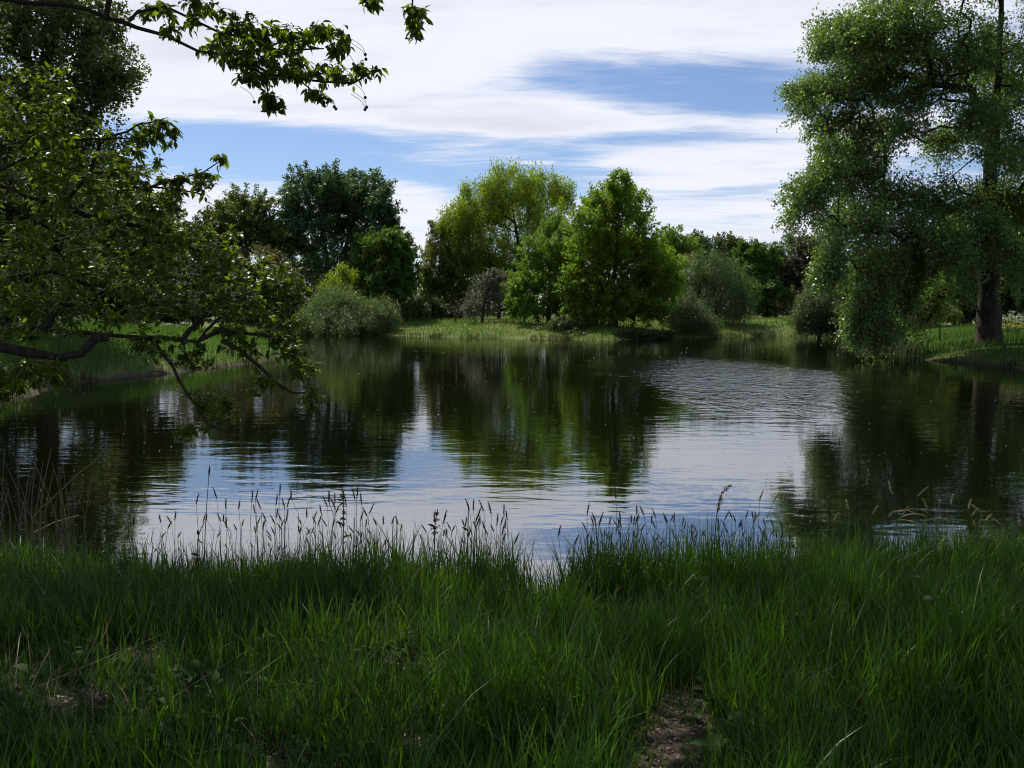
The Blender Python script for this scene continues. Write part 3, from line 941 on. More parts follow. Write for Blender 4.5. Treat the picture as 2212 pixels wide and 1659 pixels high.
# ------------------------------------------------------------------ grass
def blades(x, y, L, wd, rng, lean=.35, tone=None, z=None, seg=3):
    n = len(x)
    z = height(x, y) if z is None else z
    P = np.stack([x, y, z - .01], 1)
    an = rng.uniform(0, 2 * math.pi, n)
    hd = np.stack([np.cos(an), np.sin(an), np.zeros(n)], 1)
    fa = an + rng.normal(math.pi / 2, .5, n)
    sd2 = np.stack([np.cos(fa), np.sin(fa), np.zeros(n)], 1)
    ln = np.abs(rng.normal(0, lean, n))
    bend = np.abs(rng.normal(.15, .25, n))
    rows, ws = [], []
    fr = [0, .4, .75, 1.0] if seg == 3 else [0, .55, 1.0]
    for f in fr:
        ho = (ln * f + bend * f * f) * L
        zz = L * f * np.sqrt(np.maximum(1 - (ln + bend * f) ** 2 * .5, .25))
        c = P + hd * ho[:, None] + np.array([0, 0, 1]) * zz[:, None]
        ww = wd * (1 - f ** 1.6) * (.75 + .25 * (f > 0))
        if f < 1:
            rows += [c - sd2 * ww[:, None] * .5, c + sd2 * ww[:, None] * .5]
        else:
            rows += [c]
    k = len(rows)
    V = np.stack(rows, 1).reshape(-1, 3)
    b = np.arange(n)[:, None] * k
    quads = [b + np.array([[2 * i, 2 * i + 1, 2 * i + 3, 2 * i + 2]]) for i in range(len(fr) - 2)]
    q = np.concatenate(quads)
    t = b + np.array([[k - 3, k - 2, k - 1]])
    if tone is None:
        tone = np.clip(rng.normal(.45, .25, n), 0, 1)
    return V, [q, t], np.repeat(tone, k)




def near_grass():
    rng = np.random.default_rng(101)
    n = 330000
    y = rng.uniform(1.6, 9.0, n)
    x = rng.uniform(-1, 1, n) * (.60 * y + 1.0)
    d = shore(x, y)
    dens = np.full(n, 1.0)
    for bx, by, rx, ry in BARE_W:
        q = ((x - bx) / rx) ** 2 + ((y - by) / ry) ** 2
        dens *= 1 - .96 * np.exp(-q * q * 1.2)
    clump = .5 + .5 * np.sin(x * 5.1 + 2 * np.sin(y * 3.3)) * np.sin(y * 6.3 + 1.7 * np.sin(x * 2.9))
    clump2 = .5 + .5 * np.sin(x * 13.1 + 3 * np.sin(y * 8.3)) * np.sin(y * 15.3 + 2.7 * np.sin(x * 7.9))
    dens *= .5 + .5 * clump
    dens *= .55 + .45 * clump2
    dens *= np.clip((d + .12) / .12, 0, 1)
    dens *= np.where(y < 2.6, .5, 1)
    vis = np.abs(x) < .60 * y + .35
    dens *= np.where(vis, 1, .35)
    k = rng.random(n) < dens
    x, y, d, clump = x[k], y[k], d[k], clump[k]
    clump2s = clump2[k]
    n = len(x)
    left = np.clip((-x - .2) / 1.6, 0, 1)
    tuft = .5 + .5 * np.sin(x * 3.7 + 1.4 * np.sin(y * 2.1 + 1) + .6) * np.sin(y * 4.9 + 1.9 * np.sin(x * 3.3 + 2))
    tuft = np.clip(tuft * 1.5 - .35, 0, 1)
    kind = rng.random(n)
    broad = kind < (.20 + .42 * tuft) * (1 - .4 * left)
    big = .5 + .5 * np.sin(x * 1.7 + 1.1 * np.sin(y * 1.3) + 2.2) * np.sin(y * 2.2 + 1.2 * np.sin(x * 1.1) + .4)
    fine = rng.uniform(.06, .24, n) * (.55 + .6 * clump + .35 * big)
    wide = rng.uniform(.20, .48, n) * (.55 + .40 * tuft + .35 * big)
    L = np.where(broad, wide, fine) * (1 - .30 * left)
    fringe = np.clip(1 - d / .9, 0, 1)
    L *= 1 + .22 * fringe * (1 - left * .5)
    L *= np.clip(.5 + y * .13, .7, 1.0)
    bz = np.zeros(n)
    for bx, by, rx, ry in BARE_W:
        bz = np.maximum(bz, np.exp(-(((x - bx) / (rx * 1.3)) ** 2 + ((y - by + .12) / (ry * 1.3)) ** 2)))
    L *= 1 - .6 * bz
    spike = (bz < .2) & (rng.random(n) < .015 + .05 * fringe * (.3 + 1.2 * clump2s))
    L = np.where(spike, rng.uniform(.35, .62, n) * (1 - .25 * left), L)
    wd = np.where(broad, rng.uniform(.007, .0155, n), rng.uniform(.003, .0055, n))
    wd = np.where(spike, rng.uniform(.003, .005, n), wd)
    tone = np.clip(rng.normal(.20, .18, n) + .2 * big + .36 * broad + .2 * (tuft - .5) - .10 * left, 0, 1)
    thin = broad & (rng.random(n) < .45)
    k2 = ~thin
    x, y, L, wd, tone = x[k2], y[k2], L[k2], wd[k2], tone[k2]
    n = len(x)
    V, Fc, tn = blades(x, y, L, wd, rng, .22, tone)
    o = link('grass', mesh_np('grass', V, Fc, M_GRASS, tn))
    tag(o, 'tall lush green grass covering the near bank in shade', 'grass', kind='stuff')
    print('near blades', n)


near_grass()


def straw():
    rng = np.random.default_rng(141)
    n = 2600
    y = rng.uniform(3.2, 7.4, n)
    x = rng.uniform(-1, 1, n) * (.60 * y + .4)
    k = shore(x, y) > 0
    x, y = x[k], y[k]
    n = len(x)
    V, Fc, tn = blades(x, y, rng.uniform(.12, .38, n), rng.uniform(.002, .006, n), rng, .75)
    tag(link('dry_grass', mesh_np('dry_grass', V, Fc, M_STRAW, tn)), 'bent dry straw blades scattered through the near grass', 'dry grass', kind='stuff')


straw()


def weeds():
    rng = np.random.default_rng(171)
    P, A = [], []
    for _ in range(110):
        y = rng.uniform(2.9, 6.2)
        x = rng.uniform(-1, 1) * (.6 * y)
        if rng.random() < .45:
            b = BARE_W[int(rng.integers(0, len(BARE_W)))]
            x, y = b[0] + rng.normal(0, b[2] * 1.3), b[1] + rng.normal(0, b[3] * 1.3)
        if shore([x], [y])[0] < .15:
            continue
        z = h1(x, y)
        for _ in range(int(rng.integers(4, 9))):
            a = rng.uniform(0, 6.28)
            P.append((x + rng.normal(0, .02), y + rng.normal(0, .02), z + rng.uniform(.01, .10)))
            A.append((math.cos(a), math.sin(a), rng.uniform(.1, .8)))
    P, A = np.array(P), np.array(A)
    n = len(P)
    V, Fc, tn = big_leaf(P, A, norm(rng.normal(0, .3, (n, 3)) + [0, 0, 1.]), rng.uniform(.03, .085, n), .55, rng.uniform(.3, 1, n), rng.uniform(0, .4, n))
    tag(link('weeds', mesh_np('weeds', V, Fc, M_WEED, tn)), 'small broad-leaved weeds low among the near grass', 'weeds', kind='stuff')


def sedge():
    rng = np.random.default_rng(181)
    seg = PB - PA
    sl = np.linalg.norm(seg, axis=1)
    mid = (PA + PB) / 2
    wgt = sl * ((mid[:, 1] > 18) & (np.abs(mid[:, 0]) < .7 * mid[:, 1]))
    X, Y, L, W_, T = [], [], [], [], []
    for _ in range(210):
        i = int(rng.choice(len(seg), p=wgt / wgt.sum()))
        c = PA[i] + seg[i] * rng.random()
        m = int(rng.integers(14, 46))
        far = c[1] > 60
        sp = rng.uniform(.15, .5) * (1.6 if far else .8)
        X.append(rng.normal(c[0], sp, m)); Y.append(rng.normal(c[1], sp * .5, m))
        L.append(rng.uniform(.25, .8, m) * rng.uniform(.6, 1.2)); W_.append(np.full(m, .05 if far else .024)); T.append(np.clip(rng.normal(rng.uniform(.1, .8), .2, m), 0, 1))
    X, Y, L, W_, T = map(np.concatenate, (X, Y, L, W_, T))
    z = np.maximum(height(X, Y), -.04)
    V, Fc, tn = blades(X, Y, L, W_, rng, .25, T, z, 2)
    tag(link('sedge', mesh_np('sedge', V, Fc, M_SEDGE, tn)), 'ragged dark sedge tufts along the far water edges', 'sedge', kind='stuff')


def bank_grass():
    rng = np.random.default_rng(102)
    # left bank
    n = 60000
    y = rng.uniform(16, 62, n)
    x = rng.uniform(-.72, -.17, n) * y
    d = shore(x, y)
    k = (d > .05 + .45 * (.5 + .5 * np.sin(x * 3.1 + y * 2.3)) * rng.random(n) + rng.random(n) * .2) & (d < 16) & (rng.random(n) < np.clip(1.25 - d / 14, .25, 1))
    x, y, d = x[k], y[k], d[k]
    L = rng.uniform(.25, .6, len(x)) * np.clip(.5 + d * .35, .5, 1.2)
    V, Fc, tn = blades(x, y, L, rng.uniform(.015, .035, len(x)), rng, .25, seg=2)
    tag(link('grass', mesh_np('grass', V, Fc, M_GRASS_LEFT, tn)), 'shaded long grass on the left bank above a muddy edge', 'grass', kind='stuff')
    # right bank
    n = 50000
    y = rng.uniform(26, 66, n)
    x = rng.uniform(.36, .72, n) * y
    d = shore(x, y)
    k = (d > .1 + .8 * (.5 + .5 * np.sin(x * 2.1 - y * 2.7)) * rng.random(n)) & (d < 16)
    x, y, d = x[k], y[k], d[k]
    L = rng.uniform(.25, .55, len(x)) * np.clip(.5 + d * .35, .5, 1.1)
    V, Fc, tn = blades(x, y, L, rng.uniform(.015, .03, len(x)), rng, .25, seg=2)
    tag(link('grass', mesh_np('grass', V, Fc, M_GRASS_LEFT, tn)), 'long grass around the great poplar on the right bank', 'grass', kind='stuff')
    # far bank
    n = 76000
    y = rng.uniform(66, 128, n)
    x = rng.uniform(-.34, .48, n) * y
    d = shore(x, y)
    k = (d > .02 + rng.random(n) * .25) & (d < 34) & (rng.random(n) < np.clip(1.2 - d / 22, .2, 1))
    x, y, d = x[k], y[k], d[k]
    L = rng.uniform(.22, .5, len(x)) * np.clip(.55 + d * .3, .5, 1.0)
    V, Fc, tn = blades(x, y, L, rng.uniform(.04, .08, len(x)), rng, .3, seg=2)
    tag(link('grass', mesh_np('grass', V, Fc, M_GRASS_FAR, tn)), 'sunlit meadow grass along the far bank', 'grass', kind='stuff')


bank_grass()


# ------------------------------------------------------------------ leaf litter and floating fluff
def litter():
    rng = np.random.default_rng(7)
    P = []
    for bx, by, rx, ry in BARE_W:
        m = 170
        P.append(np.stack([rng.normal(bx, rx * .7, m), rng.normal(by, ry * .7, m)], 1))
    P.append(np.stack([rng.uniform(-3, 3, 200), rng.uniform(2.6, 6, 200)], 1))
    P = np.vstack(P)
    z = height(P[:, 0], P[:, 1]) + rng.uniform(.004, .015, len(P))
    n = len(P)
    a = rng.uniform(0, 6.28, n)
    A = np.stack([np.cos(a), np.sin(a), rng.normal(0, .15, n)], 1)
    Nn = norm(rng.normal(0, .3, (n, 3)) + np.array([0, 0, 1]))
    L = rng.uniform(.008, .03, n)
    V, Fc, tn = leaf_quads(np.column_stack([P, z]), A, Nn, L, L * .5, rng.uniform(0, .8, n) ** 2)
    tag(link('leaf_litter', mesh_np('leaf_litter', V, Fc, M_LITTER, tn)), 'dry brown leaf litter on the bare soil patches', 'leaf litter', kind='stuff')
    # fluff on the water
    n = 420
    py = 745 + (rng.random(n) ** 1.4) * 420
    px = rng.uniform(0, 2212, n)
    V, Fq = [], []
    for a_, b_ in zip(px, py):
        p = gp(a_, b_)
        if shore([p[0]], [p[1]])[0] > -.3:
            continue
        r = rng.uniform(.4, .9) * p[1] / 1853 * (1.6 if rng.random() < .07 else 1) * .8
        k = len(V)
        for q in range(5):
            an = q * 1.2566 + rng.uniform(0, .5)
            V.append((p[0] + r * math.cos(an), p[1] + r * math.sin(an), .006))
        V.append((p[0], p[1], .006 + r * .6))
        Fq += [(k + q, k + (q + 1) % 5, k + 5) for q in range(5)]
    o = link('seed_fluff', mesh_np('seed_fluff', np.array(V), [np.array(Fq)], M_FLUFF))
    tag(o, 'white specks of seed fluff drifting on the pond', 'seed fluff', kind='stuff')


litter()


# ------------------------------------------------------------------ flowering grass stalks
def stalk_meshes(kind, rng):
    """unit-height stalk; returns stem mesh, head mesh. The head tip is at z = 1 (or arched over)"""
    arch = kind == 'gold_arch'
    if arch:
        path = [(0, 0, 0), (.01, 0, .4), (.03, 0, .75), (.08, 0, .93)]
        head = [(.08, 0, .93), (.14, 0, .985), (.21, 0, .995), (.28, 0, .96), (.31, 0, .93)]
    else:
        sx = rng.normal(0, .04)
        path = [(0, 0, 0), (sx * .3, 0, .35), (sx, rng.normal(0, .02), .70), (sx * 1.6, 0, .885)]
        tip = rng.normal(0, .022)
        head = [(sx * 1.6, 0, .88), (sx * 1.7 + tip * .4, 0, .92), (sx * 1.75 + tip * .8, 0, .96), (sx * 1.8 + tip * 1.3, 0, 1.0)]
    path = resample(path, .12)
    V, Fq = sweep(path, np.linspace(.0028, .0016, len(path)), 4)
    stem = mesh_np('stem', V, [Fq], M_STEM, rng.uniform(0, 1, len(V)), True)
    hp = resample(head, .012)
    n = len(hp)
    f = np.linspace(0, 1, n)
    rad = {'dark': .0050, 'gold': .0062, 'gold_arch': .006, 'plume': .016}[kind] * (np.sin(np.pi * np.clip(f * .92 + .06, 0, 1)) ** .6)
    rad = rad * (1 + .25 * ((np.arange(n) % 2) * 2 - 1)) + .0006
    V, Fq = sweep(hp, rad, 6, .15, rng)
    hm = {'dark': M_HEAD, 'gold': M_HEAD_GOLD, 'gold_arch': M_HEAD_GOLD, 'plume': M_HEAD_PINK}[kind]
    # bristles
    m = 60
    ii = rng.integers(0, n, m)
    t = norm(np.gradient(hp, axis=0))[ii]
    A = norm(t + rng.normal(0, .45, (m, 3)))
    LV, LF, lt = leaf_quads(hp[ii], A, norm(rng.normal(0, 1, (m, 3))), rng.uniform(.012, .024, m), np.full(m, .0035), rng.uniform(.2, 1, m))
    hm_ = mesh_np('seed_head', np.vstack([V, LV]), [np.vstack([Fq, LF[0] + len(V)])], hm, np.concatenate([rng.uniform(0, .8, len(V)), lt]))
    return stem, hm_


srng = np.random.default_rng(55)
PROTO = {k: [stalk_meshes(k, srng) for _ in range(6)] for k in ('dark', 'gold', 'gold_arch', 'plume')}
C1 = [(1170, 165), (1058, 198), (1240, 220), (1280, 232), (1330, 180), (1368, 175), (1455, 200), (1487, 145), (1590, 175), (1510, 222), (1540, 215), (1405, 225), (1378, 255), (1415, 300),
      (1460, 275), (1505, 280), (1600, 275), (1630, 320), (1682, 405), (1740, 200), (1790, 190), (1755, 260), (1730, 255), (1345, 320), (1205, 345), (1172, 305), (1075, 305), (940, 318), (868, 310),
      (1280, 330), (1250, 360), (1400, 360), (1500, 300), (1480, 380), (1605, 370), (1640, 375), (1870, 180), (1890, 170), (1760, 340), (1700, 330), (600, 300), (680, 330), (340, 260), (380, 250)]
C2 = [(20, 190), (45, 225), (5, 215), (135, 165), (180, 195), (220, 265), (250, 315), (185, 255), (190, 385), (370, 360), (630, 285), (750, 225), (795, 230), (810, 270), (838, 235), (855, 240), (875, 310),
      (910, 320), (970, 255), (960, 285), (715, 325), (705, 335), (755, 310), (770, 330), (780, 345), (670, 350), (645, 390), (590, 385), (540, 365), (700, 430), (745, 430), (850, 345), (900, 365), (905, 415),
      (925, 360), (1240, 370), (1285, 420), (1385, 250), (1415, 300), (1440, 295), (1490, 320), (1430, 325), (1340, 400), (1450, 395), (1515, 410), (1555, 335), (1610, 265), (1605, 320), (1700, 260),
      (1675, 310), (1635, 360), (1730, 345), (1760, 280), (1750, 420), (1820, 300), (1860, 320), (1460, 450), (1640, 440)]
C3 = [(55, 300), (95, 315), (130, 360), (180, 390), (215, 370), (260, 400), (330, 290), (365, 345), (300, 360), (380, 290), (425, 330), (440, 290), (507, 290), (605, 335), (590, 400), (480, 420),
      (550, 390), (650, 335), (660, 380), (690, 390), (700, 460), (640, 420), (320, 330), (350, 400), (410, 360), (420, 390)]
C4 = [(1240, 260, 'gold'), (1410, 285, 'gold_arch'), (1490, 283, 'gold_arch'), (1475, 300, 'gold_arch'), (1440, 352, 'gold_arch'), (1425, 397, 'gold_arch'), (1550, 205, 'gold'), (1650, 230, 'gold'),
      (1715, 258, 'gold'), (1725, 330, 'gold'), (1690, 300, 'gold'), (1800, 330, 'gold'), (1930, 330, 'gold'), (1330, 140, 'gold'), (1380, 155, 'gold'), (1430, 230, 'gold'), (1600, 260, 'gold'),
      (1580, 320, 'gold_arch'), (1745, 400, 'gold'), (1850, 420, 'gold'), (820, 300, 'gold_arch'), (1160, 280, 'gold'), (1880, 610, 'gold_arch'), (1850, 605, 'gold_arch'), (1700, 680, 'gold_arch'), (1415, 640, 'gold_arch'),
      (530, 180, 'gold'), (305, 250, 'gold'), (450, 288, 'gold'), (1010, 230, 'gold'), (1080, 260, 'gold'), (930, 300, 'gold'), (1200, 430, 'gold'), (1630, 480, 'gold'), (1880, 500, 'gold')]
heads = [(a * .4046, 987.4 + b * .4046, 'dark') for a, b in C1]
heads += [(713.1 + a * .4046, 987.4 + b * .4046, 'dark') for a, b in C2]
heads += [(1426.2 + a * .4046, 987.4 + b * .4046, 'dark') for a, b in C3]
heads += [(1426.2 + a * .4046, 987.4 + b * .4046, k) for a, b, k in C4]
for _ in range(105):
    hx_ = srng.choice([srng.uniform(330, 800), srng.uniform(560, 800), srng.uniform(800, 1120), srng.uniform(1240, 1740), srng.uniform(1280, 1700)])
    heads.append((hx_, srng.uniform(1105, 1185), 'dark'))


def stand(px, pytop, kind, Y=None, name='grass_stalk', label=None, cat='grass stalk', group=None, width=1.0):
    if Y is None:
        # stand it just behind the grass edge, on the land side of the water line
        xr = (px - 1106) / F
        ys = np.arange(4.5, 9.0, .05)
        dd = shore(xr * ys, ys)
        ok = ys[dd > srng.uniform(-.02, .35)]
        Y = float(ok.max()) if len(ok) else 7.0
        Y = min(Y, 8.3)
    top = pt(px, pytop, Y)
    z = h1(top[0], Y) - .02
    H = max(.2, top[2] - z)
    st, hd = PROTO[kind][int(srng.integers(0, 6))]
    o = empty(name, (top[0], Y, z))
    a = srng.uniform(-.8, .8) + (math.pi if kind == 'gold_arch' else (math.pi * (srng.random() < .5)))
    o.rotation_euler = (0, srng.normal(0, .02), a)
    o.scale = (width, width, H)
    tag(o, label, cat, group)
    link('stem', st, o)
    link('seed_head', hd, o)
    return o


for px, py, kind in heads:
    if kind == 'dark':
        where = next(w_ for lim, w_ in ((480, 'beside the tall rush stem at left'), (640, 'in the dense stand between rush stem and tall dock'), (790, 'crowding round the tall dock stalk'),
                                        (960, 'in the thin stretch right of the tall dock'), (1180, 'in the clump just left of the grass gap'), (1400, 'in the clump just right of the grass gap'),
                                        (1560, 'left of the bent reed panicle'), (9999, 'right of the bent reed panicle')) if px < lim)
        size = 'tall' if py < 1110 else 'short'
        lb, gr = 'thin %s dark grass head %s' % (size, where), '%s dark grass heads %s' % (size, where)
    elif kind == 'gold':
        lb, gr = 'upright pale golden seed-headed grass stalk on the right of the near bank', 'pale golden grass stalks'
    else:
        lb, gr = 'arching pale golden grass head bending over on the right of the near bank', 'arching golden grass heads'
    stand(px, py, kind, None, 'grass_stalk', lb, 'grass stalk', gr)
stand(1335, 1050, 'dark', 6.4, 'grass_stalk', 'tallest dark grass head standing alone over the water just right of centre', 'grass stalk')
stand(1636, 1058, 'gold', 6.9, 'grass_stalk', 'tall thin reddish grass head right of the bent reed panicle', 'grass stalk')
for px, py, lb in ((1706, 1330, 'thick brownish plume upright in the right grass, nearer the soil patch'), (1818, 1372, 'thick brownish plume tilted right in the right foreground grass'),
                   (1900, 1235, 'faint brownish plume upright further back in the right grass'), (2012, 1310, 'small brownish plume among the fine grass at lower right')):
    stand(px, py, 'plume', 5.0 if py > 1300 else 6.0, 'grass_plume', lb, 'grass plume', width=1.5)


# single taller plants at the edge
def rush(px, y0, y1, Y, lb, r=.005):
    a, b = pt(px[0], y0, Y), pt(px[-1], y1, Y)
    a[2] = h1(a[0], Y) - .03
    mid = (a + b) / 2 + np.array([(px[1] - (px[0] + px[-1]) / 2) / F * Y, 0, 0])
    path = resample([a, mid, b], .06)
    root = empty('bulrush', a)
    tag(root, lb, 'rush')
    V, Fq = sweep(path - a, np.linspace(r, r * .45, len(path)), 6)
    link('stem', mesh_np('stem', V, [Fq], M_STEM, np.full(len(V), .3), True), root)
    rng = np.random.default_rng(3)
    hp = path[int(len(path) * .82):] - a
    V, Fq = sweep(hp, r * 1.5 * np.sin(np.linspace(.3, 3.0, len(hp))) + .001, 6, .1, rng)
    link('seed_head', mesh_np('seed_head', V, [Fq], M_HEAD, np.full(len(V), .3), True), root)


rush([440, 444, 453], 1230, 1005, 6.9, 'tall single dark rush stem rising high over the water at left')


def dock(px, pytop, Y, lb, seed, nl=5, bend=0.0, seeds=True):
    rng = np.random.default_rng(seed)
    top = pt(px, pytop, Y)
    z = h1(top[0], Y) - .02
    base = np.array([top[0] - .02, Y, z])
    H = top[2] - z
    path = resample([base, base + [.01, 0, H * .4], base + [.015, .01, H * .75], top + [bend, 0, 0]], .05)
    root = empty('dock_plant', base)
    tag(root, lb, 'dock plant')
    V, Fq = sweep(path - base, np.linspace(.007, .0035, len(path)), 6)
    link('stem', mesh_np('stem', V, [Fq], M_STEM, np.full(len(V), .2), True), root)
    # leaves: folded blades
    for i in range(nl):
        f = rng.uniform(.2, .8)
        p = path[int(f * (len(path) - 1))] - base
        a = rng.uniform(0, 6.28)
        d = np.array([math.cos(a), math.sin(a) * .5, rng.uniform(.2, .9)])
        d /= np.linalg.norm(d)
        L = rng.uniform(.035, .075)
        V, Fc, tn = big_leaf(p[None], d[None], np.array([[0, -.6, .8]]), np.array([L]), .34, rng.uniform(.2, .7, 1))
        link('leaf', mesh_np('leaf', V, Fc, M_GRASS, tn), root)
    if seeds:
        m = 130
        f = np.clip(rng.uniform(.62, 1.0, m), 0, .999)
        p = np.array([path[int(q * (len(path) - 1))] for q in f]) - base + rng.normal(0, .011, (m, 3)) * np.array([1, 1, .6])
        V, Fc, tn = leaf_quads(p, norm(rng.normal(0, 1, (m, 3))), norm(rng.normal(0, 1, (m, 3))), np.full(m, .018), np.full(m, .012), rng.uniform(0, 1, m))
        tag(link('seed_cluster', mesh_np('seed_cluster', V, Fc, M_DOCK_RED, tn), root), kind='stuff')
    return root


LT = np.array([(0, 0, 0), (0, .34, .03), (0, .68, .0), (0, 1.0, -.10), (-.5, .34, .09), (-.42, .66, .05), (.5, .34, .09), (.42, .66, .05)])
LT_T = np.array([(0, 1, 4), (3, 5, 2), (0, 6, 1), (3, 2, 7)])
LT_Q = np.array([(1, 2, 5, 4), (1, 6, 7, 2)])


def big_leaf(P, A, Nn, L, wid, tone, curl=None):
    A = norm(A)
    Sd = norm(np.cross(A, Nn))
    Nn = np.cross(Sd, A)
    n = len(P)
    cz = LT[None, :, 2] * np.ones((n, 1))
    if curl is not None:
        cz = cz - (LT[None, :, 1] ** 2) * curl[:, None]
    V = P[:, None] + (Sd[:, None] * (LT[None, :, 0] * wid)[..., None] + A[:, None] * LT[None, :, 1, None] + Nn[:, None] * cz[..., None]) * L[:, None, None]
    b = np.arange(n)[:, None, None] * 8
    return V.reshape(-1, 3), [(b + LT_T[None]).reshape(-1, 3), (b + LT_Q[None]).reshape(-1, 4)], np.repeat(tone, 8)


dock(742, 1060, 6.7, 'tall thick dock stalk with leaves and dark seeds left of centre', 1, 4)
dock(765, 1118, 6.6, 'shorter dock stalk close against the tall dock left of centre', 2, 4, seeds=False)
dock(428, 1128, 6.8, 'leafy curled dock stalk beside the tall rush stem', 3, 5, .05, seeds=False)
dock(940, 1100, 6.7, 'dark narrow dock stalk with a curled tip left of the grass gap', 4, 3, .02)
dock(1012, 1090, 6.6, 'leafy dock stalk amid dark grass heads left of the gap', 5, 5, seeds=False)
dock(1905, 1165, 7.0, 'reddish dock stalk low in the grass on the right', 6, 2)
dock(1985, 1205, 6.6, 'red-brown dock seed spike in the bright grass on the right', 7, 2)


def panicle():
    Y = 6.7
    pts = [pt(1540, 1230, Y), pt(1545, 1150, Y), pt(1550, 1100, Y), pt(1556, 1075, Y), pt(1566, 1058, Y), pt(1580, 1046, Y + .02)]
    pts[0][2] = h1(pts[0][0], Y) - .02
    path = resample(pts, .03)
    a = path[0].copy()
    root = empty('reed_panicle', a)
    tag(root, 'tall bent reed with a brown drooping panicle over the blue water at right', 'reed')
    V, Fq = sweep(path - a, np.linspace(.006, .002, len(path)), 6)
    link('stem', mesh_np('stem', V, [Fq], M_STEM, np.full(len(V), .2), True), root)
    rng = np.random.default_rng(8)
    m = 160
    f = rng.uniform(.72, 1.0, m)
    p = path[(f * (len(path) - 1)).astype(int)] - a + rng.normal(0, .008, (m, 3))
    V, Fc, tn = leaf_quads(p, norm(rng.normal(0, .6, (m, 3)) + [.7, 0, .5]), norm(rng.normal(0, 1, (m, 3))), np.full(m, .02), np.full(m, .008), rng.uniform(0, 1, m))
    link('seed_head', mesh_np('seed_head', V, Fc, M_HEAD_PINK, tn), root)


panicle()

# dead reeds at the left edge
rr_ = np.random.default_rng(12)
reed_protos = []
for i in range(4):
    p = resample([(0, 0, 0), (rr_.normal(0, .03), 0, .5), (rr_.normal(0, .08), rr_.normal(0, .04), 1.0)], .1)
    V, Fq = sweep(p, np.linspace(.006, .0025, len(p)), 5)
    reed_protos.append(mesh_np('stem', V, [Fq], M_REED, rr_.uniform(0, 1, len(V)), True))
for i in range(46):
    px = rr_.uniform(-10, 150) if i < 36 else rr_.uniform(150, 340)
    Y = rr_.uniform(7.8, 8.7)
    yt = rr_.uniform(950, 1090) + max(0, px - 60) * .5
    top = pt(px, yt, Y)
    z = h1(top[0], Y) - .05
    o = link('dead_reed', reed_protos[i % 4], None, (top[0], Y, z))
    o.scale = (1, 1, top[2] - z)
    o.rotation_euler = (rr_.normal(0, .05), rr_.normal(.05, .07), rr_.uniform(0, 6.28))
    tag(o, 'thin dead brown reed standing in the dark water at the left edge', 'reed', 'dead reeds at the left edge')


def stick(lb, pts, r, name='fallen_twig'):
    pts = np.array(pts)
    path = resample(pts, .12, np.random.default_rng(4), .006)
    V, Fq = sweep(path - path[0], np.linspace(r, r * .4, len(path)), 5)
    o = link(name, mesh_np(name, V, [Fq], M_REED, np.full(len(V), .8), True), None, path[0])
    tag(o, lb, 'twig')


stick('pale fallen twig lying by the dead reeds at the left edge', [pt(75, 1150, 8.3), pt(120, 1130, 8.4), pt(170, 1113, 8.5)], .008)
stick('long thin pale twig slanting up across the dead reeds', [pt(70, 1120, 8.2), pt(140, 1050, 8.3), pt(215, 935 + 50, 8.4)], .005)
stick('pale twig on the water right of the dead reeds', [pt(270, 1176, 8.25), pt(315, 1168, 8.3)], .007)
stick('short dark stick poking from the mud of the right bank', [gp(2116, 786, .03), gp(2150, 772, .35)], .03)

# ------------------------------------------------------------------ flowers and rushes on the right bank
def rush_clump():
    rng = np.random.default_rng(31)
    c = gp(1984, 773)
    n = 90
    x, y = rng.normal(c[0], .45, n), rng.normal(c[1] + .2, .35, n)
    V, Fc, tn = blades(x, y, rng.uniform(.5, 1.1, n), np.full(n, .035), rng, .12, z=np.maximum(height(x, y), -.05))
    root = empty('rush_clump', (c[0], c[1], 0))
    tag(root, 'dark upright clump of rushes at the tip of the right bank', 'rushes')
    tag(link('blade_tuft', mesh_np('blade_tuft', V - np.array([c[0], c[1], 0]), Fc, M_DARKGREEN, tn), root), kind='stuff')


rush_clump()


def umbel(px, py, Y, H, mat, lb, group, nm, cat, seed):
    rng = np.random.default_rng(seed)
    p = pt(px, py, Y)
    z = h1(p[0], Y)
    top = np.array([p[0], Y, max(p[2], z + .35)])
    root = empty(nm, (p[0], Y, z))
    tag(root, lb, cat, group)
    H = top[2] - z
    Vs, Fs, off = [], [], 0
    hv, hf, ht = [], [], []
    for k in range(7):
        e = np.array([rng.normal(0, .16), rng.normal(0, .16), H * rng.uniform(.75, 1.05)])
        V, Fq = sweep(resample([(0, 0, 0), (e[0] * .2, e[1] * .2, H * .5), e], .2), np.full(len(resample([(0, 0, 0), (e[0] * .2, e[1] * .2, H * .5), e], .2)), .008), 4)
        Vs.append(V); Fs.append(Fq + off); off += len(V)
        m = 16
        P = e + rng.normal(0, 1, (m, 3)) * np.array([.07, .07, .02])
        hv.append((P, rng))
    link('stem', mesh_np('stem', np.vstack(Vs), [np.vstack(Fs)], M_STEM, np.full(off, .5)), root)
    P = np.vstack([a for a, _ in hv])
    n = len(P)
    A = norm(np.column_stack([rng.normal(0, 1, (n, 2)), rng.normal(0, .2, n)]))
    V, Fc, tn = leaf_quads(P, A, np.tile([0, 0, 1.], (n, 1)), np.full(n, .05), np.full(n, .045), rng.random(n))
    tag(link('flower_head', mesh_np('flower_head', V, Fc, mat, tn), root), kind='stuff')
    n = 120
    P = np.column_stack([rng.normal(0, .18, (n, 2)), rng.uniform(.05, H * .8, n)])
    V, Fc, tn = leaf_quads(P, norm(rng.normal(0, 1, (n, 3))), norm(rng.normal(0, 1, (n, 3)) + [0, 0, 1]), np.full(n, .12), np.full(n, .05), rng.random(n))
    tag(link('leaf_tuft', mesh_np('leaf_tuft', V, Fc, M_GRASS_LEFT, tn), root), kind='stuff')


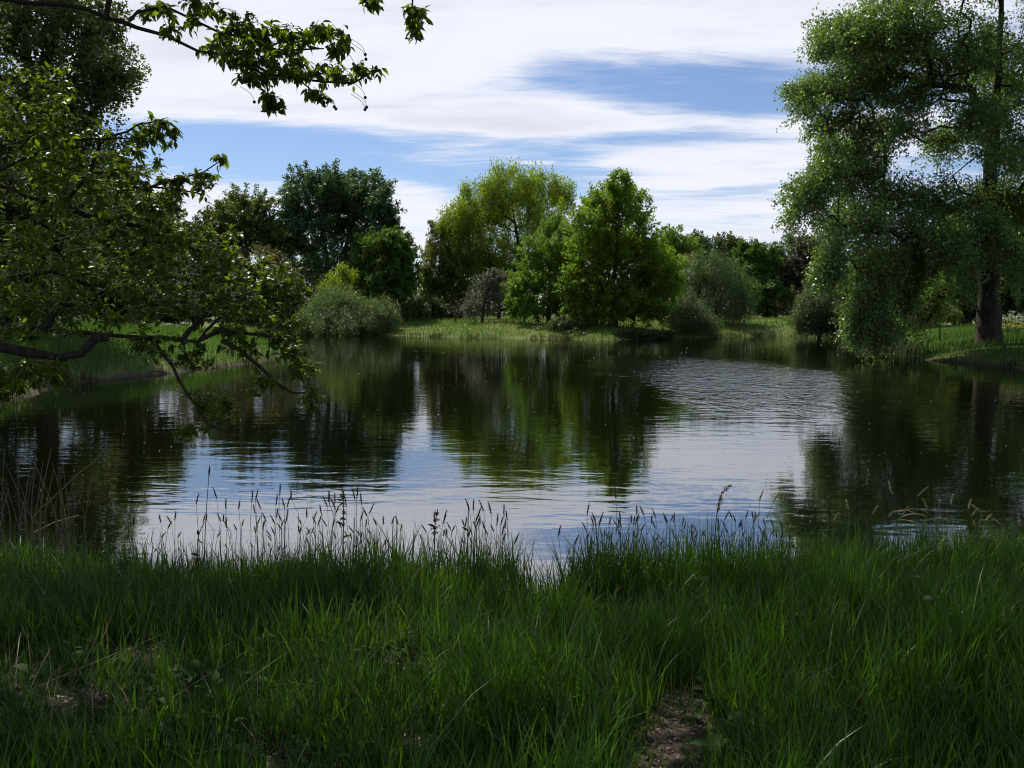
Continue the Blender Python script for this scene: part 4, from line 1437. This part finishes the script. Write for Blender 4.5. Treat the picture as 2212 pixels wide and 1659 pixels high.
rr2 = np.random.default_rng(90)
for i, (px, py) in enumerate([(2150, 676), (2163, 681), (2176, 674), (2188, 682), (2198, 676), (2208, 683), (2220, 678), (2172, 688), (2195, 690)]):
    umbel(px, py, 46.5 + rr2.uniform(-1, 1.5), .9, M_FLOWER_W, 'white-flowered cow parsley right of the great poplar trunk', 'cow parsley right of the poplar', 'cow_parsley', 'wildflower', 200 + i)
for i, (px, py) in enumerate([(2160, 701), (2176, 698), (2188, 702), (2198, 696), (2208, 701)]):
    umbel(px, py, 44.3 + rr2.uniform(-.4, .4), .5, M_FLOWER_Y, 'yellow wildflower right of the great poplar trunk', 'yellow flowers right of the poplar', 'yellow_wildflower', 'wildflower', 230 + i)


for i, (px, py) in enumerate([(300, 701), (318, 697), (340, 702), (362, 698), (385, 702), (402, 698), (60, 690), (85, 694)]):
    umbel(px, py, 52 + rr2.uniform(-1.5, 1.5), .9, M_FLOWER_W, 'white-flowered cow parsley on the left bank beneath the cherry boughs', 'cow parsley on the left bank', 'cow_parsley', 'wildflower', 260 + i)


# white canopied seat at the back of the small meadow
def canopy_seat():
    Y = 125.0
    p = pt(1697, 680, Y)
    z = h1(p[0], Y)
    zt = pt(1697, 668, Y)[2]
    base = np.array([p[0], Y, z])
    H = max(1.2, zt - z)
    root = empty('garden_seat', base)
    tag(root, 'tiny seat with a rounded white canopy at the back of the small far meadow', 'garden seat')
    n, k = 8, 5
    V = []
    for i in range(k + 1):
        th = math.pi / 2 * i / k
        for j in range(n):
            an = 2 * math.pi * j / n
            V.append((.62 * math.cos(th) * math.cos(an), .5 * math.cos(th) * math.sin(an), H - .42 + .42 * math.sin(th)))
    Fq = [(i * n + j, i * n + (j + 1) % n, (i + 1) * n + (j + 1) % n, (i + 1) * n + j) for i in range(k) for j in range(n)]
    link('canopy', mesh_np('canopy', np.array(V), [np.array(Fq)], M_FLUFF, None, True), root)
    dk = plain_mat('painted_dark', (.03, .03, .035), (.05, .05, .055))
    for sx in (-.45, .45):
        V, Fq = sweep([(sx, 0, 0), (sx, 0, H * .5), (sx * .95, 0, H - .35)], [.04, .04, .035], 6)
        link('post', mesh_np('post', V, [Fq], BARK_GREY), root)
    for nm, (x0, y0, z0, x1, y1, z1) in (('seat', (-.55, -.3, H * .28, .8, .3, H * .36)), ('backrest', (-.5, .22, H * .36, .5, .28, H * .62))):
        c = np.array([(x, y, zz) for zz in (z0, z1) for x, y in ((x0, y0), (x1, y0), (x1, y1), (x0, y1))])
        fq = np.array([(0, 3, 2, 1), (4, 5, 6, 7), (0, 1, 5, 4), (1, 2, 6, 5), (2, 3, 7, 6), (3, 0, 4, 7)])
        link(nm, mesh_np(nm, c, [fq], dk), root)


canopy_seat()


# ------------------------------------------------------------------ the overhanging cherry tree (near left)
def cherry():
    rng = np.random.default_rng(404)
    TB = np.array([-6.6, 5.6, 0.0])
    TB[2] = h1(TB[0], TB[1]) - .05
    root = empty('cherry_tree', TB)
    tag(root, 'near cherry tree reaching in from the left, dark limbs and glossy leaves overhanging water', 'tree')
    trunk = resample([TB, TB + [.1, .05, 1.2], TB + [.0, .2, 2.6], TB + [-.1, .3, 4.2], TB + [.2, .4, 6.0], TB + [.5, .6, 8.0]], .25, rng, .02)
    V, Fq = sweep(trunk - TB, np.linspace(.24, .09, len(trunk)), 10, .05, rng)
    link('trunk', mesh_np('trunk', V, [Fq], BARK_CHERRY, None, True), root)

    def T(z):
        return trunk[int(np.argmin(np.abs(trunk[:, 2] - z)))]

    limbs = []

    def limb(pp, r_0, r_1, start=None):
        """pp: list of (px, py, depth)"""
        P = [pt(*q) for q in pp]
        if start is not None:
            P = [start] + P
        P = resample(P, .12, rng, .008)
        rad = np.linspace(r_0, r_1, len(P)) * (1 + .08 * rng.normal(0, 1, len(P)))
        V, Fq = sweep(P - TB, rad, 8, .04, rng)
        link('limb', mesh_np('limb', V, [Fq], BARK_CHERRY, None, True), root)
        limbs.append(P)
        return P

    # lower thick limb and its elbow
    limb([(-60, 742, 5.9), (0, 747, 5.9), (60, 762, 5.9), (130, 772, 5.9), (178, 766, 5.9), (192, 748, 5.9), (208, 732, 5.95), (232, 728, 6.0)], .046, .032, T(1.6))
    limb([(-60, 690, 6.2), (0, 700, 6.1), (60, 708, 6.05), (120, 715, 6.0), (180, 722, 6.0), (240, 729, 6.0), (300, 729, 6.1), (350, 727, 6.2), (395, 738, 6.2), (430, 735, 6.3), (450, 715, 6.4), (468, 690, 6.5), (520, 660, 6.7), (580, 630, 6.9), (640, 600, 7.1)], .036, .006, T(1.9))
    limb([(430, 735, 6.3), (480, 715, 6.3), (560, 722, 6.4), (640, 735, 6.5)], .018, .006)
    limb([(325, 730, 6.2), (355, 765, 6.1), (390, 820, 6.0), (425, 880, 5.9), (455, 915, 5.9), (500, 935, 5.9)], .016, .005)
    limb([(480, 735, 6.3), (520, 758, 6.3), (560, 785, 6.3), (600, 830, 6.2), (630, 845, 6.2), (680, 850, 6.1)], .018, .005)
    limb([(395, 735, 6.25), (430, 690, 6.5), (470, 650, 6.7), (540, 640, 6.9), (620, 650, 7.0)], .02, .006)
    limb([(105, 712, 6.05), (112, 680, 6.2), (130, 660, 6.4), (190, 650, 6.6), (260, 620, 6.9)], .025, .008)
    # middle limbs
    limb([(-60, 590, 6.6), (30, 600, 6.6), (110, 590, 6.7), (200, 620, 6.9), (300, 660, 7.0), (400, 650, 7.0)], .04, .008, T(2.9))
    limb([(-60, 395, 6.9), (0, 402, 6.9), (60, 425, 6.8), (132, 444, 6.8), (165, 410, 6.8), (194, 378, 6.8), (250, 368, 6.8), (285, 385, 6.9), (320, 405, 6.9), (380, 410, 7.0), (440, 420, 7.1)], .045, .006, T(3.4))
    limb([(-60, 380, 6.5), (0, 368, 6.5), (60, 340, 6.5), (120, 312, 6.6), (200, 300, 6.7), (300, 300, 6.8)], .03, .006, T(3.5))
    limb([(194, 378, 6.8), (205, 340, 6.8), (222, 310, 6.8), (300, 270, 6.7), (350, 262, 6.7)], .015, .005)
    limb([(320, 405, 6.9), (380, 388, 6.9), (440, 375, 6.9), (480, 345, 6.9)], .010, .004)
    limb([(132, 444, 6.8), (200, 470, 6.9), (300, 490, 7.0), (400, 530, 7.1), (480, 560, 7.2), (560, 580, 7.2)], .025, .006)
    limb([(-60, 480, 7.2), (60, 470, 7.2), (160, 520, 7.3), (260, 560, 7.3), (360, 600, 7.2)], .03, .007, T(3.1))
    limb([(-60, 250, 7.0), (40, 220, 7.0), (110, 170, 7.1), (150, 150, 7.1)], .03, .006, T(4.2))
    # upper branch across the sky
    up = limb([(-80, -10, 5.3), (0, -4, 5.3), (70, 2, 5.3), (132, 7, 5.3), (180, 21, 5.3), (229, 42, 5.35), (262, 50, 5.35), (295, 60, 5.4), (361, 81, 5.4), (427, 108, 5.45), (479, 118, 5.5), (542, 140, 5.5), (590, 160, 5.5), (640, 168, 5.55), (700, 180, 5.6), (760, 175, 5.65), (815, 150, 5.7)], .034, .006, T(4.6))
    limb([(229, 42, 5.35), (236, 10, 5.35), (250, -40, 5.3)], .018, .010)
    limb([(280, 45, 5.4), (300, 30, 5.4), (360, 15, 5.45), (420, 40, 5.5), (480, 70, 5.5), (540, 80, 5.5), (620, 70, 5.55), (700, 70, 5.6), (740, 90, 5.6)], .010, .004)
    limb([(479, 118, 5.5), (540, 115, 5.55), (620, 110, 5.6), (700, 105, 5.6)], .012, .004)
    limb([(542, 140, 5.5), (570, 170, 5.5), (585, 205, 5.5), (600, 232, 5.5)], .008, .003)
    limb([(640, 168, 5.55), (670, 195, 5.55), (690, 215, 5.55)], .006, .003)
    # overhead limbs, above the frame, carrying the shading crown
    oh = [limb([(100, -700, 6.5), (500, -600, 6.5), (800, -250, 6.0), (880, -60, 5.8), (892, 20, 5.7), (893, 70, 5.7)], .06, .004, T(6.0))]
    limb([(820, -220, 6.0), (810, -80, 5.8), (800, 0, 5.7)], .012, .004)
    for tgt in ((-2.0, 8.5, 6.6), (-4.5, 10.0, 7.4), (-.2, 7.0, 6.4), (-6.5, 11.0, 8.5), (-3.0, 6.0, 7.4), (.8, 9.0, 7.0), (-8.5, 8.5, 7.5)):
        t = np.array(tgt)
        s = T(6.4)
        P = resample([s, s * .6 + t * .4 + [0, 0, .4], t], .3, rng, .03)
        V, Fq = sweep(P - TB, np.linspace(.07, .015, len(P)), 7, .04, rng)
        link('limb', mesh_np('limb', V, [Fq], BARK_CHERRY, None, True), root)

    # twig ends in and around the sprays seen in the photograph: (px, py, rx, ry, count, depth0, depth1)
    SPR = [(50, 230, 110, 90, 60, 6.3, 8), (120, 190, 45, 60, 16, 6.5, 7.5), (140, 330, 120, 80, 75, 6.2, 8.2), (50, 430, 120, 90, 75, 6, 8.2), (210, 420, 110, 75, 70, 6.2, 8.2),
           (300, 340, 50, 55, 26, 6.4, 7.4), (345, 285, 36, 34, 14, 6.5, 7.0), (370, 300, 16, 26, 5, 6.6, 6.9), (330, 420, 60, 40, 24, 6.5, 7.4), (415, 405, 42, 32, 15, 6.7, 7.2), (478, 348, 16, 16, 4, 6.8, 7.0),
           (440, 385, 26, 14, 5, 6.8, 7.1), (370, 480, 90, 50, 40, 6.5, 7.6), (470, 520, 50, 40, 16, 6.9, 7.5), (400, 560, 110, 60, 62, 6.3, 7.8), (510, 590, 80, 48, 48, 6.4, 7.6), (605, 605, 48, 36, 26, 6.8, 7.4),
           (640, 640, 24, 30, 8, 6.9, 7.2), (250, 560, 150, 80, 95, 6, 8.2), (90, 570, 130, 80, 85, 5.9, 8.2), (380, 640, 110, 45, 50, 6.2, 7.6), (520, 668, 80, 36, 34, 6.3, 7.3), (200, 670, 170, 30, 36, 6, 7.5),
           (600, 700, 45, 22, 12, 6.5, 7), (640, 770, 46, 14, 10, 6.3, 6.8), (655, 800, 38, 22, 11, 6.1, 6.6), (670, 862, 20, 20, 6, 6, 6.4), (575, 832, 38, 16, 9, 6, 6.5), (580, 745, 70, 30, 20, 6.2, 7),
           (420, 780, 40, 30, 8, 6, 6.6), (480, 880, 50, 22, 10, 5.8, 6.3), (395, 930, 22, 14, 4, 5.8, 6.2), (440, 855, 40, 22, 7, 5.8, 6.3), (60, 800, 80, 26, 26, 5.6, 6.6), (20, 840, 50, 24, 14, 5.6, 6.4),
           (120, 822, 44, 14, 9, 5.7, 6.3), (40, 655, 70, 22, 14, 5.8, 7), (30, 720, 40, 22, 8, 5.6, 6.4), (340, 760, 60, 26, 8, 6, 6.8), (180, 695, 150, 26, 16, 5.8, 6.8), (350, 735, 80, 26, 9, 6, 6.8), (120, 640, 110, 26, 16, 5.8, 7), (480, 730, 60, 26, 10, 6.1, 6.9),
           # upper branch
           (330, 25, 40, 22, 9, 5.2, 5.7), (400, 55, 45, 28, 9, 5.2, 5.7), (480, 95, 40, 40, 17, 5.2, 5.8), (545, 110, 55, 42, 26, 5.2, 5.9), (620, 90, 55, 38, 22, 5.3, 5.9), (690, 75, 40, 30, 14, 5.4, 5.9),
           (735, 95, 24, 34, 9, 5.4, 5.8), (620, 150, 70, 24, 20, 5.3, 5.9), (715, 160, 55, 22, 16, 5.4, 5.9), (795, 152, 26, 16, 7, 5.5, 5.8), (588, 212, 20, 20, 8, 5.4, 5.6), (540, 170, 30, 20, 8, 5.4, 5.7),
           (682, 205, 22, 12, 5, 5.5, 5.7), (550, 32, 14, 8, 2, 5.4, 5.6), (560, 60, 40, 18, 5, 5.4, 5.7), (800, 6, 22, 10, 5, 5.6, 5.8), (895, 30, 24, 20, 8, 5.6, 5.8), (890, 66, 14, 14, 4, 5.6, 5.8), (480, 40, 60, 20, 7, 5.3, 5.7), (420, 10, 50, 12, 6, 5.3, 5.7)]
    nodes = np.vstack(limbs)
    tg, is_up = [], []
    for (a, b, rx, ry, n, d0, d1) in SPR:
        for _ in range(int(n * 1.4) if (b < 235 and a > 300) else int(n * 1.7)):
            th, q = rng.uniform(0, 6.28), math.sqrt(rng.random())
            tg.append(pt(a + rx * q * math.cos(th), b + ry * q * math.sin(th), rng.uniform(d0, d1)))
            is_up.append(b < 235 and a > 300)
    tg = np.array(tg)
    is_up = np.array(is_up)
    d0 = np.array([np.min(np.linalg.norm(nodes - c, axis=1)) for c in tg])
    pool = [nodes]
    P0, P1, R0, R1 = [], [], [], []
    LP, LA, LU = [], [], []
    allp = nodes.copy()
    for i in np.argsort(d0):
        c = tg[i]
        k = int(np.argmin(np.linalg.norm(allp - c, axis=1)))
        s = allp[k]
        L = np.linalg.norm(c - s)
        m = max(2, int(L / .09))
        f = np.linspace(0, 1, m + 1)[:, None]
        path = s * (1 - f) + c * f + np.array([0, 0, 1]) * (.10 * L * np.sin(np.pi * f)) + rng.normal(0, .006, (m + 1, 3)) * (f > 0)
        r = np.linspace(min(.0065, .002 + L * .006), .0014, m + 1)
        P0.append(path[:-1]); P1.append(path[1:]); R0.append(r[:-1]); R1.append(r[1:])
        allp = np.vstack([allp, path[1:]])
        # leaves along the outer part of the twig
        nl = int(rng.integers(8, 13))
        tdir = norm((path[-1] - path[-2])[None])[0]
        for j in range(nl):
            back = .42 * (j / nl) ** 1.1
            q = max(0.0, 1 - back / max(L, .15))
            p = s * (1 - q) + c * q + np.array([0, 0, .10 * L * math.sin(math.pi * q)]) + rng.normal(0, .012, 3)
            sd2 = rng.normal(0, 1, 3)
            a = tdir * (.8 if j < 2 else .4) + norm(sd2[None])[0] * (np.array([.9, .9, .5]) if is_up[i] else np.array([.9, .9, .22])) + np.array([0, 0, -.42 if is_up[i] else -.14])
            LP.append(p); LA.append(a); LU.append(i)
    V, Fq = tubes(np.vstack(P0) - TB, np.vstack(P1) - TB, np.concatenate(R0), np.concatenate(R1), 4)
    o = link('twig', mesh_np('twig', V, [Fq], BARK_CHERRY), root)
    o['kind'] = 'stuff'
    LP, LA = np.array(LP), norm(np.array(LA))
    LUP = is_up[np.array(LU)]
    n = len(LP)
    Nn = norm(rng.normal(0, 1, (n, 3)) * np.where(LUP, .5, .36)[:, None] + np.array([0, 0, 1.0]) + LA * .3)
    L = rng.uniform(.046, .080, n) * np.where(LUP, .92, 1.0)
    tone = np.clip(rng.normal(.45, .25, n), 0, 1)
    curl = rng.uniform(.0, .28, n)
    px, py, dep = proj(LP)
    inframe = (px > 0) & (px < 2212) & (py > 0) & (py < 1659)
    # the 300 that show largest: nearest to the camera in frame
    score = L / dep * inframe
    big = np.argsort(-score)[:300]
    mask = np.ones(n, bool)
    mask[big] = False
    V, Fc, tn = big_leaf(LP[mask] - TB, LA[mask], Nn[mask], L[mask], .42, tone[mask], curl[mask])
    o = link('foliage', mesh_np('foliage', V, Fc, M_CHERRY, tn), root)
    o['kind'] = 'stuff'
    protos = []
    for q in range(12):
        V, Fc, tn = big_leaf(np.zeros((1, 3)), np.array([[0, 1., 0]]), np.array([[0, 0, 1.]]), np.array([1.0]), .42, np.array([.05 + q * .075]), np.array([.02 + .022 * q]))
        protos.append(mesh_np('leaf', V, Fc, M_CHERRY, tn))
    for q, i in enumerate(big):
        A = LA[i]
        Sd = np.cross(A, Nn[i]); Sd /= np.linalg.norm(Sd)
        N2 = np.cross(Sd, A)
        M = Matrix(((Sd[0], A[0], N2[0]), (Sd[1], A[1], N2[1]), (Sd[2], A[2], N2[2]))).to_4x4()
        o = link('leaf', protos[int(rng.integers(0, 12))], root)
        p = LP[i] - TB
        o.matrix_local = Matrix.Translation(Vector(p)) @ M @ Matrix.Scale(float(L[i]), 4)
    # fruits on thin stalks under the upper branch
    FR = [(1550, 430), (1460, 465), (1545, 395), (1340, 395), (1270, 745), (1245, 755), (1320, 775), (1332, 790), (1555, 778), (1543, 795), (1545, 708), (740, 740)]
    fm = None
    for cx, cy in FR:
        p = pt((600 + cx / 1.843) / 1.823, (cy / 1.843) / 1.823, 5.6)
        if fm is None:
            V = []
            for i in range(5):
                th = math.pi * i / 4
                for j in range(7):
                    V.append((.011 * math.sin(th) * math.cos(j * .8976), .011 * math.sin(th) * math.sin(j * .8976), .011 * math.cos(th)))
            Fq = np.array([(i * 7 + j, (i + 1) * 7 + j, (i + 1) * 7 + (j + 1) % 7, i * 7 + (j + 1) % 7) for i in range(4) for j in range(7)])
            stv, stf = sweep(resample([(0, 0, .008), (-.02, 0, .05), (-.09, .01, .10)], .02), np.full(len(resample([(0, 0, .008), (-.02, 0, .05), (-.09, .01, .10)], .02)), .0016), 4)
            fm = mesh_np('fruit', np.vstack([V, stv]), [Fq, stf + len(V)], M_FRUIT, None, True)
        link('fruit', fm, root, Vector(p - TB))
    # crown above the frame, over the near bank
    n = 1800
    q = rng.uniform(0, 1, n)
    x = rng.uniform(-11, 5.5, n)
    y = rng.uniform(4.0, 14.0, n)
    keep = ((x + 2.7) / 8.0) ** 2 + ((y - 9) / 5.0) ** 2 < 1
    hx, hy = (x + 3.9) / 1.6, (y - 9.3) / 1.5  # gap shaped into the unseen crown to let sun onto the lower sprays
    keep &= (hx * hx + hy * hy > 1) | (rng.random(n) < .12)
    x, y = x[keep], y[keep]
    zlow = CAM_Z + .375 * y + .75
    z = zlow + rng.random(len(x)) ** 1.3 * 3.4
    cl = np.stack([x, y, z], 1)
    V, Fc, tn = foliage(cl, .55, 34, .12, rng, 'round', np.array([-3, 7., 4]))
    o = link('crown', mesh_np('crown', V - TB, Fc, M_CHERRY, tn), root)
    o['kind'] = 'stuff'
    print('cherry leaves', len(LP))


cherry()
weeds()
sedge()
